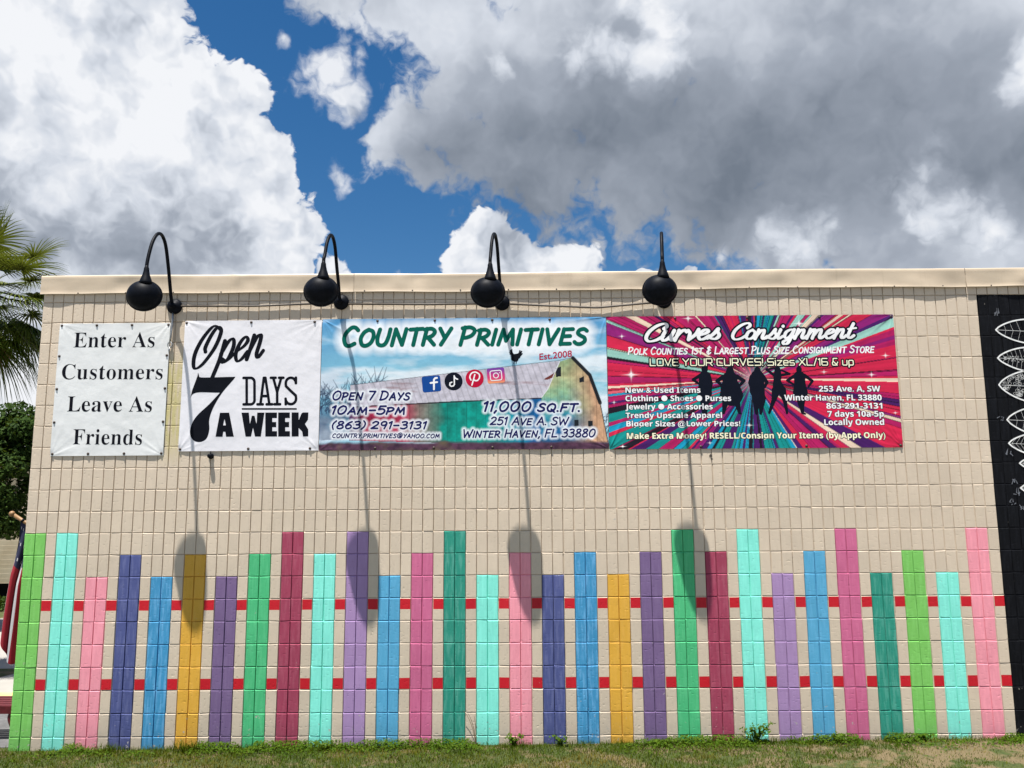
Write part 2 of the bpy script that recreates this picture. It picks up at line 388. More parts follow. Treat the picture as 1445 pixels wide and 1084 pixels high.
for r in range(R0, R1+1):
    for c in range(NC):
        k = owner(c, r); q = r-R0
        x0, x1 = vx[q][c], vx[q][c+1]
        zb0, zb1 = hz_[q][c], hz_[q][c+1]; zt0, zt1 = hz_[q+1][c], hz_[q+1][c+1]
        if r == R1:
            zt0 = zt1 = GZ+21.0*CH
        dep = .0120 if k != 'black' else .005
        gl, gr = vg[(c, r)], vg[(c+1, r)]; gb = .0028+abs(jit(.0010)); gt = .0030+abs(jit(.0012)); bv = .0014
        o = [(x0, dep, zb0), (x1, dep, zb1), (x1, dep, zt1), (x0, dep, zt0)]
        ay = .0026
        a = [(x0+gl, .0095, zb0+gb), (x1-gr, .0095, zb1+gb), (x1-gr, ay+.0016, zt1-gt), (x0+gl, ay+.0016, zt0-gt)]
        t = jit(.0011); u = jit(.0009); base = jit(.0006)
        rr = .006 if rng.random() < .12 else .0015
        lip = rng.uniform(.0002, .0014)
        yb = [base+t+u, base+t-u, base-t-u-lip, base-t+u-lip]
        bt = .0036+abs(jit(.0025)); bb = .0012
        e = [(a[0][0]+bv, yb[0], a[0][2]+bb), (a[1][0]-bv, yb[1], a[1][2]+bb), (a[2][0]-bv, yb[2], a[2][2]-bt), (a[3][0]+bv, yb[3], a[3][2]-bt)]
        for i in range(4):
            j = (i+1) % 4
            put(k, [o[i], o[j], a[j], a[i]]); put(k, [a[i], a[j], e[j], e[i]])
        if c < 90 and c % 3 == 2 and r in (2, 5):
            mid0 = tuple((e[0][i]+e[3][i])/2 for i in range(3)); mid1 = tuple((e[1][i]+e[2][i])/2 for i in range(3))
            lo = [e[0], e[1], mid1, mid0]; hi = [mid0, mid1, e[2], e[3]]
            put('rail%d_%d' % (r, c) if r == 2 else 'wall', lo); put('rail%d_%d' % (r, c) if r == 5 else 'wall', hi)
        else: put(k, e)
v, f = own['wall']
wall = MB(); wall.v = v; wall.f = f
XR, YB, ZT = NC*CW, 14.0, GZ+21.0*CH
wall.quad((0, .0120, -1.2), (0, YB, -1.2), (0, YB, ZT), (0, .0120, ZT))
wall.quad((XR, .0120, -1.2), (XR, YB, -1.2), (XR, YB, ZT), (XR, .0120, ZT))
wall.quad((0, YB, -1.2), (XR, YB, -1.2), (XR, YB, ZT), (0, YB, ZT))
wall.obj("wall", M['beige'], shop)
MB().quad((0, .0065, ZT-.03), (XR, .0065, ZT-.03), (XR, YB, ZT-.03), (0, YB, ZT-.03)).obj("roof", M['roof'], shop)
for i, (cn, top) in enumerate(PICKETS):
    o = mesh("painted_picket", *own[i], M[cn], shop); o['label'] = "%s picket painted on the blocks" % cn
for r in (5, 2):
    for c in range(2, 90, 3): mesh("painted_rail_square", *own['rail%d_%d' % (r, c)], M['red'], shop)
mural = mesh("black_mural", *own['black'], M['black'], shop); mural['label'] = "glossy black painted area with white line leaves"

# metal coping along the top: dented sheet, a little loose at its lower edge
def coping(xa, xb, seed):
    nx = int((xb-xa)/.035); ra = random.Random(seed); V = []; F = []
    dent = [(ra.uniform(xa, xb), ra.uniform(.07, .30), ra.uniform(-.011, .010), ra.uniform(.0, 1.0)) for _ in range(int((xb-xa)*4.5)+1)]
    amp = [max(.0005, ra.gauss(.0028, .0026)) for _ in range(60)]
    prof = [(.10, 4.425), (.0, 4.430), (-.014, 4.428), (-.018, 4.418), (-.017, 4.395), (-.0165, 4.36), (-.0165, 4.32), (-.017, 4.285), (-.018, 4.26), (-.021, 4.246), (-.023, 4.240), (-.018, 4.239)]
    for i in range(nx+1):
        x = xa+(xb-xa)*i/nx; s = (x+.12)/.47; a = amp[int(math.floor(s)) % 60]*math.sin(math.pi*(s % 1.0))**2
        sag = .004*math.sin(x*.9+1.0)+.0025*math.sin(x*2.7)
        for k, (y, z) in enumerate(prof):
            w = max(0.0, (4.36-z)/.12); d = .0055*(float(fbm(np.array(x*2.6), np.array(z*6.0), seed, 3))-.5)*2
            for (dx, dr, da, dh) in dent:
                if abs(x-dx) < dr: d += da*(.5+.5*math.cos(math.pi*(x-dx)/dr))*math.exp(-((z-4.26-.15*dh)/.06)**2)
            yy = y if k < 2 else y+d-a*w-.0015
            V.append((x, yy, z+sag-(.003*w*math.sin(x*5.1) if k > 7 else 0)))
    n = len(prof)
    for i in range(nx):
        for k in range(n-1): F.append((i*n+k, i*n+k+1, (i+1)*n+k+1, (i+1)*n+k))
    return V, F
for a, b, s in ((-.025, 3.062, 3), (3.066, 6.10, 5), (6.104, 9.037, 8), (9.041, 12.02, 11)):
    cp = mesh("coping", *coping(a, b, s), M['coping'], shop, None, True)
    x = math.ceil((a+.12)/.47)*.47-.12
    while x < b-.02:
        if x > a+.01:
            sc_ = MB().lathe((x, -.0215, 4.252), (0, -1, 0), [(0, .007), (.003, .0065), (.0045, .003)], 8); sc_.obj("screw", M['screw'], cp)
        x += .47
# gap backing above the wall, under the coping
MB().box((.003, .016, ZT-.06), (XR-.003, .09, 4.415)).obj("parapet", M['beige'], shop)

# ------------------------------------------------------------------ lettering
def parse(s):
    out = []
    for q in s.split('|'):
        sm = q.startswith('~'); P = [tuple(float(t) for t in w.split(',')) for w in q.lstrip('~').split()]
        out.append([tuple(p) for p in curve_pts(P, 5)] if sm and len(P) > 2 else P)
    return out
CAPS = {'A': (.72, "0,0 .2,.52 .4,1 .72,0|.14,.36 .62,.36"), 'B': (.6, "0,0 .08,1|~.04,.98 .4,1 .52,.78 .36,.56 .06,.52|~.06,.52 .45,.5 .6,.27 .4,.03 0,0"),
 'C': (.66, "~.66,.84 .5,.98 .3,.97 .08,.7 .02,.4 .15,.08 .35,.0 .6,.12"), 'D': (.7, "0,0 .08,1|~.0,.98 .35,.97 .62,.78 .66,.5 .5,.17 .2,.02 -.04,0"),
 'E': (.6, "0,0 .08,1|.07,.98 .6,1|.04,.52 .5,.54|0,.02 .56,.03"), 'F': (.56, "0,0 .08,1|.07,.98 .6,1|.04,.52 .48,.54"),
 'G': (.74, "~.66,.86 .48,.98 .28,.95 .08,.7 .02,.38 .15,.07 .38,.0 .6,.1 .66,.42|.4,.42 .72,.42"), 'H': (.66, "0,0 .06,1|.6,0 .66,1|.04,.5 .62,.53"),
 'I': (.1, "0,0 .08,1"), 'L': (.5, "0,0 .08,1|0,.02 .52,.04"), 'M': (.86, "0,0 .16,1 .42,.25 .72,1 .84,0"), 'N': (.72, "0,0 .08,1 .6,.02 .7,1"),
 'O': (.78, "~.4,1 .15,.82 .02,.45 .15,.08 .4,.0 .66,.18 .76,.55 .66,.88 .4,1"), 'P': (.62, "0,0 .08,1|~-.04,.95 .35,1 .6,.82 .5,.55 .25,.42 .06,.4"),
 'Q': (.78, "~.4,1 .15,.82 .02,.45 .15,.08 .4,.0 .66,.18 .76,.55 .66,.88 .4,1|.42,.26 .74,-.1"), 'R': (.64, "0,0 .08,1|~-.04,.95 .35,1 .58,.82 .48,.58 .25,.46 .06,.44|.22,.46 .66,0"),
 'S': (.58, "~.58,.88 .4,1 .15,.93 .08,.72 .28,.55 .5,.42 .55,.2 .35,.02 .12,.02 -.04,.14"), 'T': (.66, ".32,0 .38,1|0,.96 .72,1"),
 'U': (.7, "~.06,1 .0,.5 .08,.12 .3,.0 .52,.1 .64,.5 .68,1"), 'V': (.66, "0,1 .28,0 .68,1"), 'W': (.98, "0,1 .2,0 .48,.75 .72,0 1.0,1"),
 'Y': (.62, "0,1 .32,.48|.66,1 .2,0"), 'Z': (.6, ".05,.97 .6,.97 0,.03 .6,.04"), 'K': (.6, "0,0 .08,1|.6,1 .06,.45 .62,0"), 'X': (.6, "0,0 .6,1|.04,1 .58,0"),
 '0': (.66, "~.34,1 .12,.8 .03,.45 .12,.1 .32,.0 .54,.18 .64,.55 .56,.88 .34,1"), '1': (.26, ".0,.8 .22,1 .16,0"),
 '2': (.58, "~.04,.8 .25,1 .52,.88 .5,.62 .25,.3 0,.03|0,.03 .58,.05"), '3': (.56, "~.05,.92 .3,1 .52,.85 .4,.6 .2,.54|~.2,.54 .5,.48 .55,.2 .3,.0 .02,.08"),
 '5': (.56, ".56,.98 .12,.97 .06,.56|~.06,.56 .35,.64 .56,.42 .48,.12 .25,0 0,.08"), '6': (.54, "~.5,.98 .2,.75 .03,.35 .15,.03 .4,.03 .54,.25 .42,.5 .2,.5 .06,.32"),
 '7': (.56, "0,.97 .58,.97 .2,0"), '8': (.56, "~.3,.54 .08,.72 .15,.95 .4,.98 .52,.8 .3,.54 .04,.3 .1,.05 .35,.0 .56,.15 .52,.38 .3,.54"),
 '9': (.54, "~.5,.68 .35,.48 .1,.52 .04,.78 .2,.98 .42,.95 .52,.75 .48,.4 .4,0"), '(': (.22, "~.25,1.08 .06,.75 .02,.35 .15,-.1"), ')': (.22, "~.04,1.08 .22,.75 .2,.3 0,-.1"),
 '-': (.44, "0,.45 .44,.47"), '.': (.06, "0,.03 .03,.03"), ',': (.1, ".08,.05 -.02,-.18"), ' ': (.32, ""),
 '@': (.9, "~.62,.65 .42,.7 .28,.45 .38,.25 .55,.32 .64,.65 .6,.3 .72,.22 .86,.5 .75,.88 .45,1 .12,.8 .02,.4 .2,.05 .55,.0 .75,.08"),
 '&': (.6, "~.55,.85 .3,.98 .1,.78 .3,.55 .05,.3 .15,.05 .45,.02 .6,.2|.32,.54 .5,.54|.33,1.08 .27,-.08")}
SQ = {'L': (.78, "0,1 0,0 .78,0"), 'O': (.9, ".1,0 0,.12 0,.88 .1,1 .8,1 .9,.88 .9,.12 .8,0 .1,0"), 'V': (.9, "0,1 .45,0 .9,1"), 'E': (.8, ".8,1 .1,1 0,.9 0,.1 .1,0 .8,0|0,.5 .74,.5"),
 'Y': (.9, "0,1 .45,.5 .9,1|.45,.5 .45,0"), 'U': (.9, "0,1 0,.12 .1,0 .8,0 .9,.12 .9,1"), 'R': (.9, "0,0 0,1 .8,1 .88,.9 .88,.5 .8,.4 0,.4|.5,.4 .9,0"),
 'C': (.85, ".85,1 .1,1 0,.88 0,.12 .1,0 .85,0"), 'S': (.88, ".86,1 .1,1 0,.9 0,.6 .1,.5 .8,.5 .88,.4 .88,.1 .8,0 0,0"), '!': (.04, "0,1 0,.35|0,.03 0,0"),
 'i': (.04, "0,.7 0,0|0,.98 0,1"), 'z': (.66, "0,.7 .66,.7 0,0 .66,0"), 'e': (.66, "0,.35 .66,.35 .66,.6 .56,.7 .1,.7 0,.6 0,.1 .1,0 .62,0"),
 's': (.66, ".62,.7 .08,.7 0,.62 0,.42 .08,.35 .58,.35 .66,.27 .66,.08 .58,0 0,0"), 'X': (.9, "0,0 .9,1|0,1 .9,0"), '/': (.42, "0,-.05 .42,1.05"),
 '1': (.22, "0,.85 .2,1 .2,0"), '6': (.85, ".8,1 .1,1 0,.9 0,.1 .1,0 .75,0 .85,.1 .85,.42 .75,.5 0,.5"), '&': (.8, ".7,1 .15,1 .1,.6 .7,0|.1,.55 0,.4 0,.1 .1,0 .55,0 .8,.45"),
 'u': (.66, "0,.7 0,.1 .1,0 .56,0 .66,.1 .66,.7"), 'p': (.66, "0,-.3 0,.6 .1,.7 .56,.7 .66,.6 .66,.1 .56,0 0,0"), ' ': (.3, "")}
SCR = {'C': (.66, "~.66,.74 .76,.9 .64,1.06 .36,.95 .1,.6 .04,.2 .2,-.02 .48,.04 .74,.28"), 'c': (.44, "~.42,.46 .36,.6 .16,.54 .04,.28 .1,.04 .26,.0 .46,.2"),
 'u': (.56, "~.08,.6 .02,.22 .1,.0 .26,.08 .4,.34|~.44,.6 .38,.2 .44,.0 .6,.16"), 'r': (.42, "~.06,.6 .04,.3 .0,.0|~.03,.25 .14,.5 .28,.62 .38,.5"),
 'v': (.44, "~.0,.58 .1,.4 .12,.0|~.12,.0 .34,.3 .42,.62"), 'e': (.44, "~.06,.26 .28,.36 .38,.5 .26,.6 .1,.46 .03,.2 .14,.0 .3,.03 .46,.2"),
 's': (.44, "~-.04,.06 .16,.3 .3,.64 .3,.46 .42,.2 .3,.0 .08,.05"), 'o': (.46, "~.26,.6 .08,.46 .03,.16 .16,.0 .36,.1 .42,.4 .26,.6"),
 'n': (.56, "~.08,.6 .05,.3 .0,.0|~.03,.2 .2,.54 .34,.58 .36,.4 .33,.1 .42,.0 .56,.16"), 'm': (.84, "~.08,.6 .05,.3 .0,.0|~.03,.2 .18,.54 .3,.58 .31,.4 .27,.0|~.3,.2 .46,.54 .6,.58 .62,.4 .6,.1 .68,.0 .84,.16"),
 'i': (.3, "~.1,.6 .04,.2 .1,.0 .28,.16|.17,.82 .18,.84"), 'g': (.54, "~.42,.52 .28,.6 .08,.44 .05,.15 .18,.02 .34,.2 .44,.58|~.44,.6 .38,.1 .28,-.3 .1,-.36 .06,-.2 .3,-.02 .54,.16"),
 't': (.36, "~.2,.95 .1,.4 .08,.1 .2,.0 .36,.16|.0,.6 .38,.66"), ' ': (.38, ""),
 'O': (.95, "~.62,1.0 .76,.92 .5,1.02 .2,.75 .04,.35 .14,.0 .42,.06 .74,.45 .84,.85 .68,.98 .5,.8 .38,.5 .42,.38"), 'p': (.5, "~.06,.58 .02,.1 -.1,-.36|~.02,.25 .2,.54 .36,.6 .44,.4 .34,.1 .16,.02 .08,.14 .3,.06 .52,.2")}
def skeleton(text, font, slant=.1, gap=.2, small=.8, contrast=None, r=.07):
    """pen strokes of a line of text, cap height 1: list of (x0,z0,x1,z1,r0,r1)"""
    segs = []; x = 0.0
    for ch in text:
        k = 1.0; g = ch
        if font is CAPS and ch.islower(): g = ch.upper(); k = small
        w, s = font[g]
        if s:
            for P in parse(s):
                if len(P) == 1: P = P*2
                for (a, b), (c, d) in zip(P[:-1], P[1:]):
                    ra = r
                    if contrast:
                        L = math.hypot(c-a, d-b) or 1; ra = r*(contrast+(1-contrast)*abs(d-b)/L)
                    segs.append([x+a*k+slant*b*k, b*k, x+c*k+slant*d*k, d*k, ra, ra])
        x += w*k+gap*(1 if g != ' ' else .6)
    S = np.array(segs)
    if contrast:                     # even out the pen width along each stroke
        for i in range(len(S)-1):
            if abs(S[i, 2]-S[i+1, 0])+abs(S[i, 3]-S[i+1, 1]) < 1e-9: m_ = (S[i, 5]+S[i+1, 4])/2; S[i, 5] = m_; S[i+1, 4] = m_
    return S
def sdf(S, X, Z, far=.2):
    """distance to the union of the pen strokes on the grid X (1d) by Z (1d)"""
    D = np.full((len(Z), len(X)), far)
    for x0, z0, x1, z1, r0, r1 in S:
        m = max(r0, r1)+far
        i0, i1 = np.searchsorted(X, (min(x0, x1)-m, max(x0, x1)+m)); j0, j1 = np.searchsorted(Z, (min(z0, z1)-m, max(z0, z1)+m))
        if i0 >= i1 or j0 >= j1: continue
        gx, gz_ = X[None, i0:i1], Z[j0:j1, None]; dx, dz = x1-x0, z1-z0; L = dx*dx+dz*dz
        t = np.clip(((gx-x0)*dx+(gz_-z0)*dz)/L, 0, 1) if L > 1e-12 else np.zeros((j1-j0, i1-i0))
        d = np.hypot(gx-x0-t*dx, gz_-z0-t*dz)-(r0+(r1-r0)*t)
        D[j0:j1, i0:i1] = np.minimum(D[j0:j1, i0:i1], d)
    return D
def fill(D, X, Z, run=10):
    """polygons of the region D<0 (marching squares; inner cells merged into short runs)"""
    V = []; F = []; ins = D < 0
    n = ins[:-1, :-1].astype(int)+ins[:-1, 1:]+ins[1:, :-1]+ins[1:, 1:]
    for j in np.nonzero(n.any(axis=1))[0]:
        row = n[j]; i = 0; cells = np.nonzero(row)[0]; z0, z1 = Z[j], Z[j+1]; q = 0
        while q < len(cells):
            i = cells[q]
            if row[i] == 4:
                e = q
                while e+1 < len(cells) and cells[e+1] == cells[e]+1 and row[cells[e+1]] == 4 and e-q < run: e += 1
                k = len(V); xa, xb = X[i], X[cells[e]+1]; V += [(xa, z0), (xb, z0), (xb, z1), (xa, z1)]; F.append((k, k+1, k+2, k+3)); q = e+1; continue
            P = [(X[i], z0, D[j, i]), (X[i+1], z0, D[j, i+1]), (X[i+1], z1, D[j+1, i+1]), (X[i], z1, D[j+1, i])]; poly = []
            for a in range(4):
                p, r = P[a], P[(a+1) % 4]
                if p[2] < 0: poly.append((p[0], p[1]))
                if (p[2] < 0) != (r[2] < 0):
                    t = p[2]/(p[2]-r[2]); poly.append((p[0]+t*(r[0]-p[0]), p[1]+t*(r[1]-p[1])))
            if len(poly) >= 3:
                k = len(V); V += poly; F.append(tuple(range(k, k+len(poly))))
            q += 1
    return V, F
def strokes_mesh(S, h, grow=0.0):
    m = float(S[:, 4:].max())+grow+2*h
    X = np.arange(min(S[:, 0].min(), S[:, 2].min())-m, max(S[:, 0].max(), S[:, 2].max())+m+h, h)
    Z = np.arange(min(S[:, 1].min(), S[:, 3].min())-m, max(S[:, 1].max(), S[:, 3].max())+m+h, h)
    return fill(sdf(S, X, Z, .02+grow)-grow, X, Z)
def uni(s, style):
    base = {'serif': (0x1D400, 0x1D41A, 0x1D7CE), 'bold': (0x1D5D4, 0x1D5EE, 0x1D7EC)}.get(style)
    if not base: return s
    o = ''
    for ch in s:
        if 'A' <= ch <= 'Z': o += chr(base[0]+ord(ch)-65)
        elif 'a' <= ch <= 'z': o += chr(base[1]+ord(ch)-97)
        elif '0' <= ch <= '9': o += chr(base[2]+ord(ch)-48)
        else: o += ch
    return o
def glyphs(s, style, offset=0.0, extra=0.0):
    """a typeset line as flat polygons, font size 1"""
    c = bpy.data.curves.new('type', 'FONT'); c.body = uni(s, style); c.size = 1; c.fill_mode = 'BOTH'; c.resolution_u = 5; c.offset = offset
    c.space_character = 1.0+extra
    o = bpy.data.objects.new('type', c); COL.objects.link(o); bpy.context.view_layer.update()
    ev = o.evaluated_get(bpy.context.evaluated_depsgraph_get()); me = ev.to_mesh()
    V = [(v.co.x, v.co.y) for v in me.vertices]; F = [tuple(p.vertices) for p in me.polygons]
    bm = bmesh.new(); bm.from_mesh(me); bmesh.ops.triangulate(bm, faces=bm.faces[:])
    for _ in range(4):           # short edges, so the print can follow the folds of the vinyl
        lg = [e for e in bm.edges if e.calc_length() > .16]
        if not lg: break
        bmesh.ops.subdivide_edges(bm, edges=lg, cuts=1, use_grid_fill=False); bmesh.ops.triangulate(bm, faces=[f for f in bm.faces if len(f.verts) > 3])
    bm.verts.index_update(); V = [(v.co.x, v.co.y) for v in bm.verts]; F = [tuple(v.index for v in f.verts) for f in bm.faces]; bm.free()
    ev.to_mesh_clear(); bpy.data.objects.remove(o); bpy.data.curves.remove(c); return V, F

# ------------------------------------------------------------------ banners
class Banner:
    """a vinyl sheet on the wall; art() turns coordinates of its layout sheet into metres on the wall"""
    def __init__(s, name, label, x0, x1, z0, z1, layout, seed, wrinkle=1.0, screws=()):
        s.x0, s.x1, s.z0, s.z1 = x0, x1, z0+GZ, z1+GZ; s.lay = layout; s.k = wrinkle; s.rng = random.Random(seed); s.seed = seed
        s.root = thing(name, label, "banner", (x0, 0, s.z0)); s.n = 0; s.screws = screws
        s.corner = [(cx, cz, [(s.rng.uniform(0, 1.57), s.rng.uniform(.0022, .0040), s.rng.uniform(.05, .10)) for _ in range(7)]) for cx in (0, 1) for cz in (0, 1)]
    def art(s, X, Y):
        (tlx, tly), (trx, try_), (brx, bry), (blx, bly) = s.lay; u, v = .5, .5
        for _ in range(6):
            yt = tly+(try_-tly)*u; yb = bly+(bry-bly)*u; v = (Y-yt)/(yb-yt)
            xl = tlx+(blx-tlx)*v; xr = trx+(brx-trx)*v; u = (X-xl)/(xr-xl)
        return s.x0+u*(s.x1-s.x0), s.z1-v*(s.z1-s.z0)
    def disp(s, x, z):
        """how far the vinyl stands off the blocks: tension folds from the corner screws, slack top edge"""
        x = np.asarray(x, float); z = np.asarray(z, float); d = .011+.0030*(fbm(x*2.2+3, z*2.2, s.seed, 3)-.5)*2+.0012*(fbm(x*9, z*9, s.seed+5, 2)-.5)*2
        for cx, cz, fs in s.corner:
            dx = (x-s.x0) if cx == 0 else (s.x1-x); dz = (z-s.z0) if cz == 0 else (s.z1-z)
            r = np.hypot(dx, dz)+1e-6; th = np.arctan2(dz, dx)
            for t0, am, wd in fs: d = d+s.k*am*np.exp(-((th-t0)/wd)**2)*np.minimum(r/.06, 1)*np.exp(-r/.30)
            d = d-.006*np.exp(-(r/.045)**2)
        for (sx, sz) in s.screws:
            r2 = (x-sx)**2+(z-sz)**2; d = d-.005*np.exp(-r2/.05**2)
        d = d+s.k*.0030*np.exp(-(s.z1-z)/.05)*np.sin((x-s.x0)*math.pi/.46)**2
        return np.maximum(d, .0035)
    def sheet(s, mat, colour=None, h=.008):
        nx = max(8, int((s.x1-s.x0)/h)); nz = max(8, int((s.z1-s.z0)/h)); X = np.linspace(s.x0, s.x1, nx+1); Z = np.linspace(s.z0, s.z1, nz+1)
        gx, gz_ = np.meshgrid(X, Z)
        ex = .004*np.sin((gz_-s.z0)*9+s.seed)*((gx-s.x0)/(s.x1-s.x0)-.5)*2*0+0
        V = np.stack([gx+ex, -s.disp(gx, gz_), gz_], -1).reshape(-1, 3)
        a = (np.arange(nz)[:, None]*(nx+1)+np.arange(nx)[None, :]).reshape(-1); F = np.stack([a, a+1, a+nx+2, a+nx+1], 1).tolist()
        o = mesh("vinyl_sheet", V, F, mat, s.root, None, True)
        if colour is not None:
            c = colour(gx, gz_); at = o.data.color_attributes.new("print", 'FLOAT_COLOR', 'POINT')
            at.data.foreach_set('color', np.concatenate([c.reshape(-1, 3), np.ones((c.shape[0]*c.shape[1], 1))], 1).astype(np.float32).reshape(-1))
        return o
    def ink(s, name, V, F, mat, lift=None, label=None, parent=None):
        """a printed shape: flat polygons laid on the vinyl, following its folds"""
        A = np.array(V, float).reshape(-1, 2)
        if lift is None: s.n += 1; lift = .0006+.00006*(s.n % 6)
        P = np.stack([A[:, 0], -s.disp(A[:, 0], A[:, 1])-lift, A[:, 1]], -1)
        o = mesh(name, P, F, mat, parent or s.root)
        if label: o['label'] = label
        return o
    def fit(s, A, X0, X1, Y0, Ycap, Y1=None, cap=1.0, left=None, right=None, bounds=None):
        """maps text space (baseline 0, caps at cap) to the wall: layout X0..X1 wide, baseline Y0 (left) to Y1 (right), caps up to Ycap"""
        A = np.array(A, float); lo, hi = bounds if bounds else (A[:, 0].min(), A[:, 0].max())
        xa, za = s.art(X0, Y0); xb, zb = s.art(X1, Y0 if Y1 is None else Y1); _, zc = s.art(X0, Ycap)
        t = (A[:, 0]-lo)/(hi-lo)
        return np.stack([xa+t*(xb-xa), za+t*(zb-za)+A[:, 1]*(zc-za)/cap], -1), (xb-xa)/(hi-lo), (zc-za)/cap
    def type(s, text, style, X0, X1, Y0, Ycap, mat, Y1=None, offset=0.0, outline=None, omat=None, label=None, extra=0.0, sq=0.0):
        capV, _ = glyphs("E" if any(c.isupper() or c.isdigit() for c in text) else "x", style, offset); cap = max(p[1] for p in capV)
        V, F = glyphs(text, style, offset, extra); A, kx, kz = s.fit(V, X0, X1, Y0, Ycap, Y1, cap)
        A[:, 0] += sq*(A[:, 1]-A[:, 1].min())
        bnd = (min(p[0] for p in V), max(p[0] for p in V))
        o = s.ink("lettering", A, F, mat, .0012 if outline else None, label)
        if outline:
            V2, F2 = glyphs(text, style, offset+outline, extra)
            A2, _, _ = s.fit(V2, X0, X1, Y0, Ycap, Y1, cap, bounds=bnd); s.ink("letter_outline", A2, F2, omat, .0006, None, o)
        return o
    def pen(s, text, font, X0, X1, Y0, Ycap, mat, Y1=None, r=.07, slant=.1, gap=.2, contrast=None, h=.0022, outline=None, omat=None, label=None, small=.8):
        S = skeleton(text, font, slant, gap, small, contrast, r); P = np.concatenate([S[:, 0:2], S[:, 2:4]])
        A, kx, kz = s.fit(P, X0, X1, Y0, Ycap, Y1); n = len(S); T = np.concatenate([A[:n], A[n:], S[:, 4:]*(kx+kz)/2], 1)
        o = s.ink("lettering", *strokes_mesh(T, h), mat, .0012 if outline else None, label)
        if outline: s.ink("letter_outline", *strokes_mesh(T, h, outline), omat, .0006, None, o)
        return T
    def grommets(s, pts, mat):
        for (x, z) in pts:
            y = -float(s.disp(x, z)); g = MB().lathe((x, y+.001, z), (0, -1, 0), [(0, .0135), (.0035, .0125), (.004, .009), (.0045, .0085), (.009, .0075), (.0105, .003)], 14)
            g.obj("grommet_screw", mat, s.root, True)
def vinyl(name, c=None, var=.03):
    m, n, b = new_mat(name); p = pos(n)
    if c is None:
        a = n.new('ShaderNodeAttribute', attribute_name="print"); col = a.outputs['Color']
    else:
        f = n.noise(p, 3.0, 4, .6); col = n.mix(n.ramp(f, .3, .7), c, tuple(x*(1-var*2) for x in c))
    n.put(b.inputs['Base Color'], col); b.inputs['Roughness'].default_value = .45; b.inputs['Specular IOR Level'].default_value = .22
    bump(n, b, n.m('ADD', n.noise(p, 14, 3, .55), n.m('MULTIPLY', n.noise(p, 420, 1), .06)), .16, .012); return m
def inkmat(name, c): return plain(name, c, .6, 0, .06, 12, 0, .04)
I_black = inkmat("black_ink", (.006, .007, .011)); I_navy = inkmat("navy_ink", srgb(28, 30, 84)); I_white = inkmat("white_ink", (.80, .80, .80))
I_green = inkmat("dark_green_ink", srgb(8, 92, 78)); I_red = inkmat("crimson_ink", srgb(170, 24, 60)); I_cream = inkmat("cream_ink", srgb(240, 236, 204))
I_fb = inkmat("blue_icon_ink", srgb(24, 70, 140)); I_pin = inkmat("red_icon_ink", srgb(180, 20, 54)); I_dark = inkmat("near_black_ink", (.006, .008, .016))

# --- banner with the greeting
b1 = Banner("vinyl_banner", "small white banner reading Enter As Customers Leave As Friends, nearest the palm", .188, 1.274, 2.556, 3.850,
            [(85, 97), (655, 95), (620, 770), (38, 778)], 21, .55)
b1.sheet(vinyl("grey_white_vinyl", (.70, .71, .70)))
for t, X0, X1, Y0, Yc in (("Enter As", 155, 573, 222, 145), ("Customers", 95, 615, 387, 310), ("Leave As", 125, 560, 552, 475), ("Friends", 155, 510, 718, 642)):
    b1.type(t, 'serif', X0, X1, Y0, Yc, I_black, offset=-.006, label="line reading "+t, extra=.02)
g = [(b1.x0+.02+(b1.x1-b1.x0-.04)*u, z) for u in (0, .33, .66, 1) for z in (b1.z0+.02, b1.z1-.02)]+[(x, b1.z0+(b1.z1-b1.z0)*v) for x in (b1.x0+.018, b1.x1-.018) for v in (.25, .5, .75)]
b1.grommets(g, M['screw'])

# --- banner with the opening days
b2 = Banner("vinyl_banner", "square white banner reading Open 7 Days A Week, right of the greeting banner", 1.417, 2.757, 2.593, 3.867,
            [(727, 80), (1427, 78), (1408, 745), (690, 748)], 22, .5)
b2.sheet(vinyl("white_vinyl", (.74, .73, .76)))
b2.pen("Open", SCR, 768, 1126, 326, 128, I_black, 268, r=.062, slant=.28, gap=.06, contrast=.45, label="slanted script reading Open")
def bez_poly(P, n=10): return curve_pts(P, n)
def poly_sdf(P, X, Z):
    """signed distance to a closed outline"""
    P = np.array(P, float); gx, gz_ = np.meshgrid(X, Z); D = np.full(gx.shape, 9.0); ins = np.zeros(gx.shape, bool)
    for (x0, z0), (x1, z1) in zip(P, np.roll(P, -1, 0)):
        dx, dz = x1-x0, z1-z0; L = dx*dx+dz*dz
        if L < 1e-14: continue
        t = np.clip(((gx-x0)*dx+(gz_-z0)*dz)/L, 0, 1); D = np.minimum(D, np.hypot(gx-x0-t*dx, gz_-z0-t*dz))
        if z0 != z1: ins ^= ((z0 > gz_) != (z1 > gz_)) & (gx < (x1-x0)*(gz_-z0)/(z1-z0)+x0)
    return np.where(ins, -D, D)
def poly_ink(bn, name, pts, mat, h=.0025, lift=None, label=None, parent=None, holes=()):
    W_ = np.array([bn.art(*p) for p in pts]); X = np.arange(W_[:, 0].min()-2*h, W_[:, 0].max()+3*h, h); Z = np.arange(W_[:, 1].min()-2*h, W_[:, 1].max()+3*h, h)
    D = poly_sdf(W_, X, Z)
    for q in holes: D = np.maximum(D, -poly_sdf([bn.art(*p) for p in q], X, Z))
    return bn.ink(name, *fill(D, X, Z), mat, lift, label, parent)
seven = [(793, 347)]+bez_poly([(800, 372), (830, 374), (985, 371)], 6)+bez_poly([(975, 385), (915, 455), (870, 530), (850, 590), (850, 640), (835, 685), (800, 702), (765, 690), (751, 655), (760, 610), (790, 565), (850, 510), (905, 452)], 6)+bez_poly([(880, 452), (800, 450), (765, 460), (752, 483)], 6)+[(762, 440), (790, 365)]
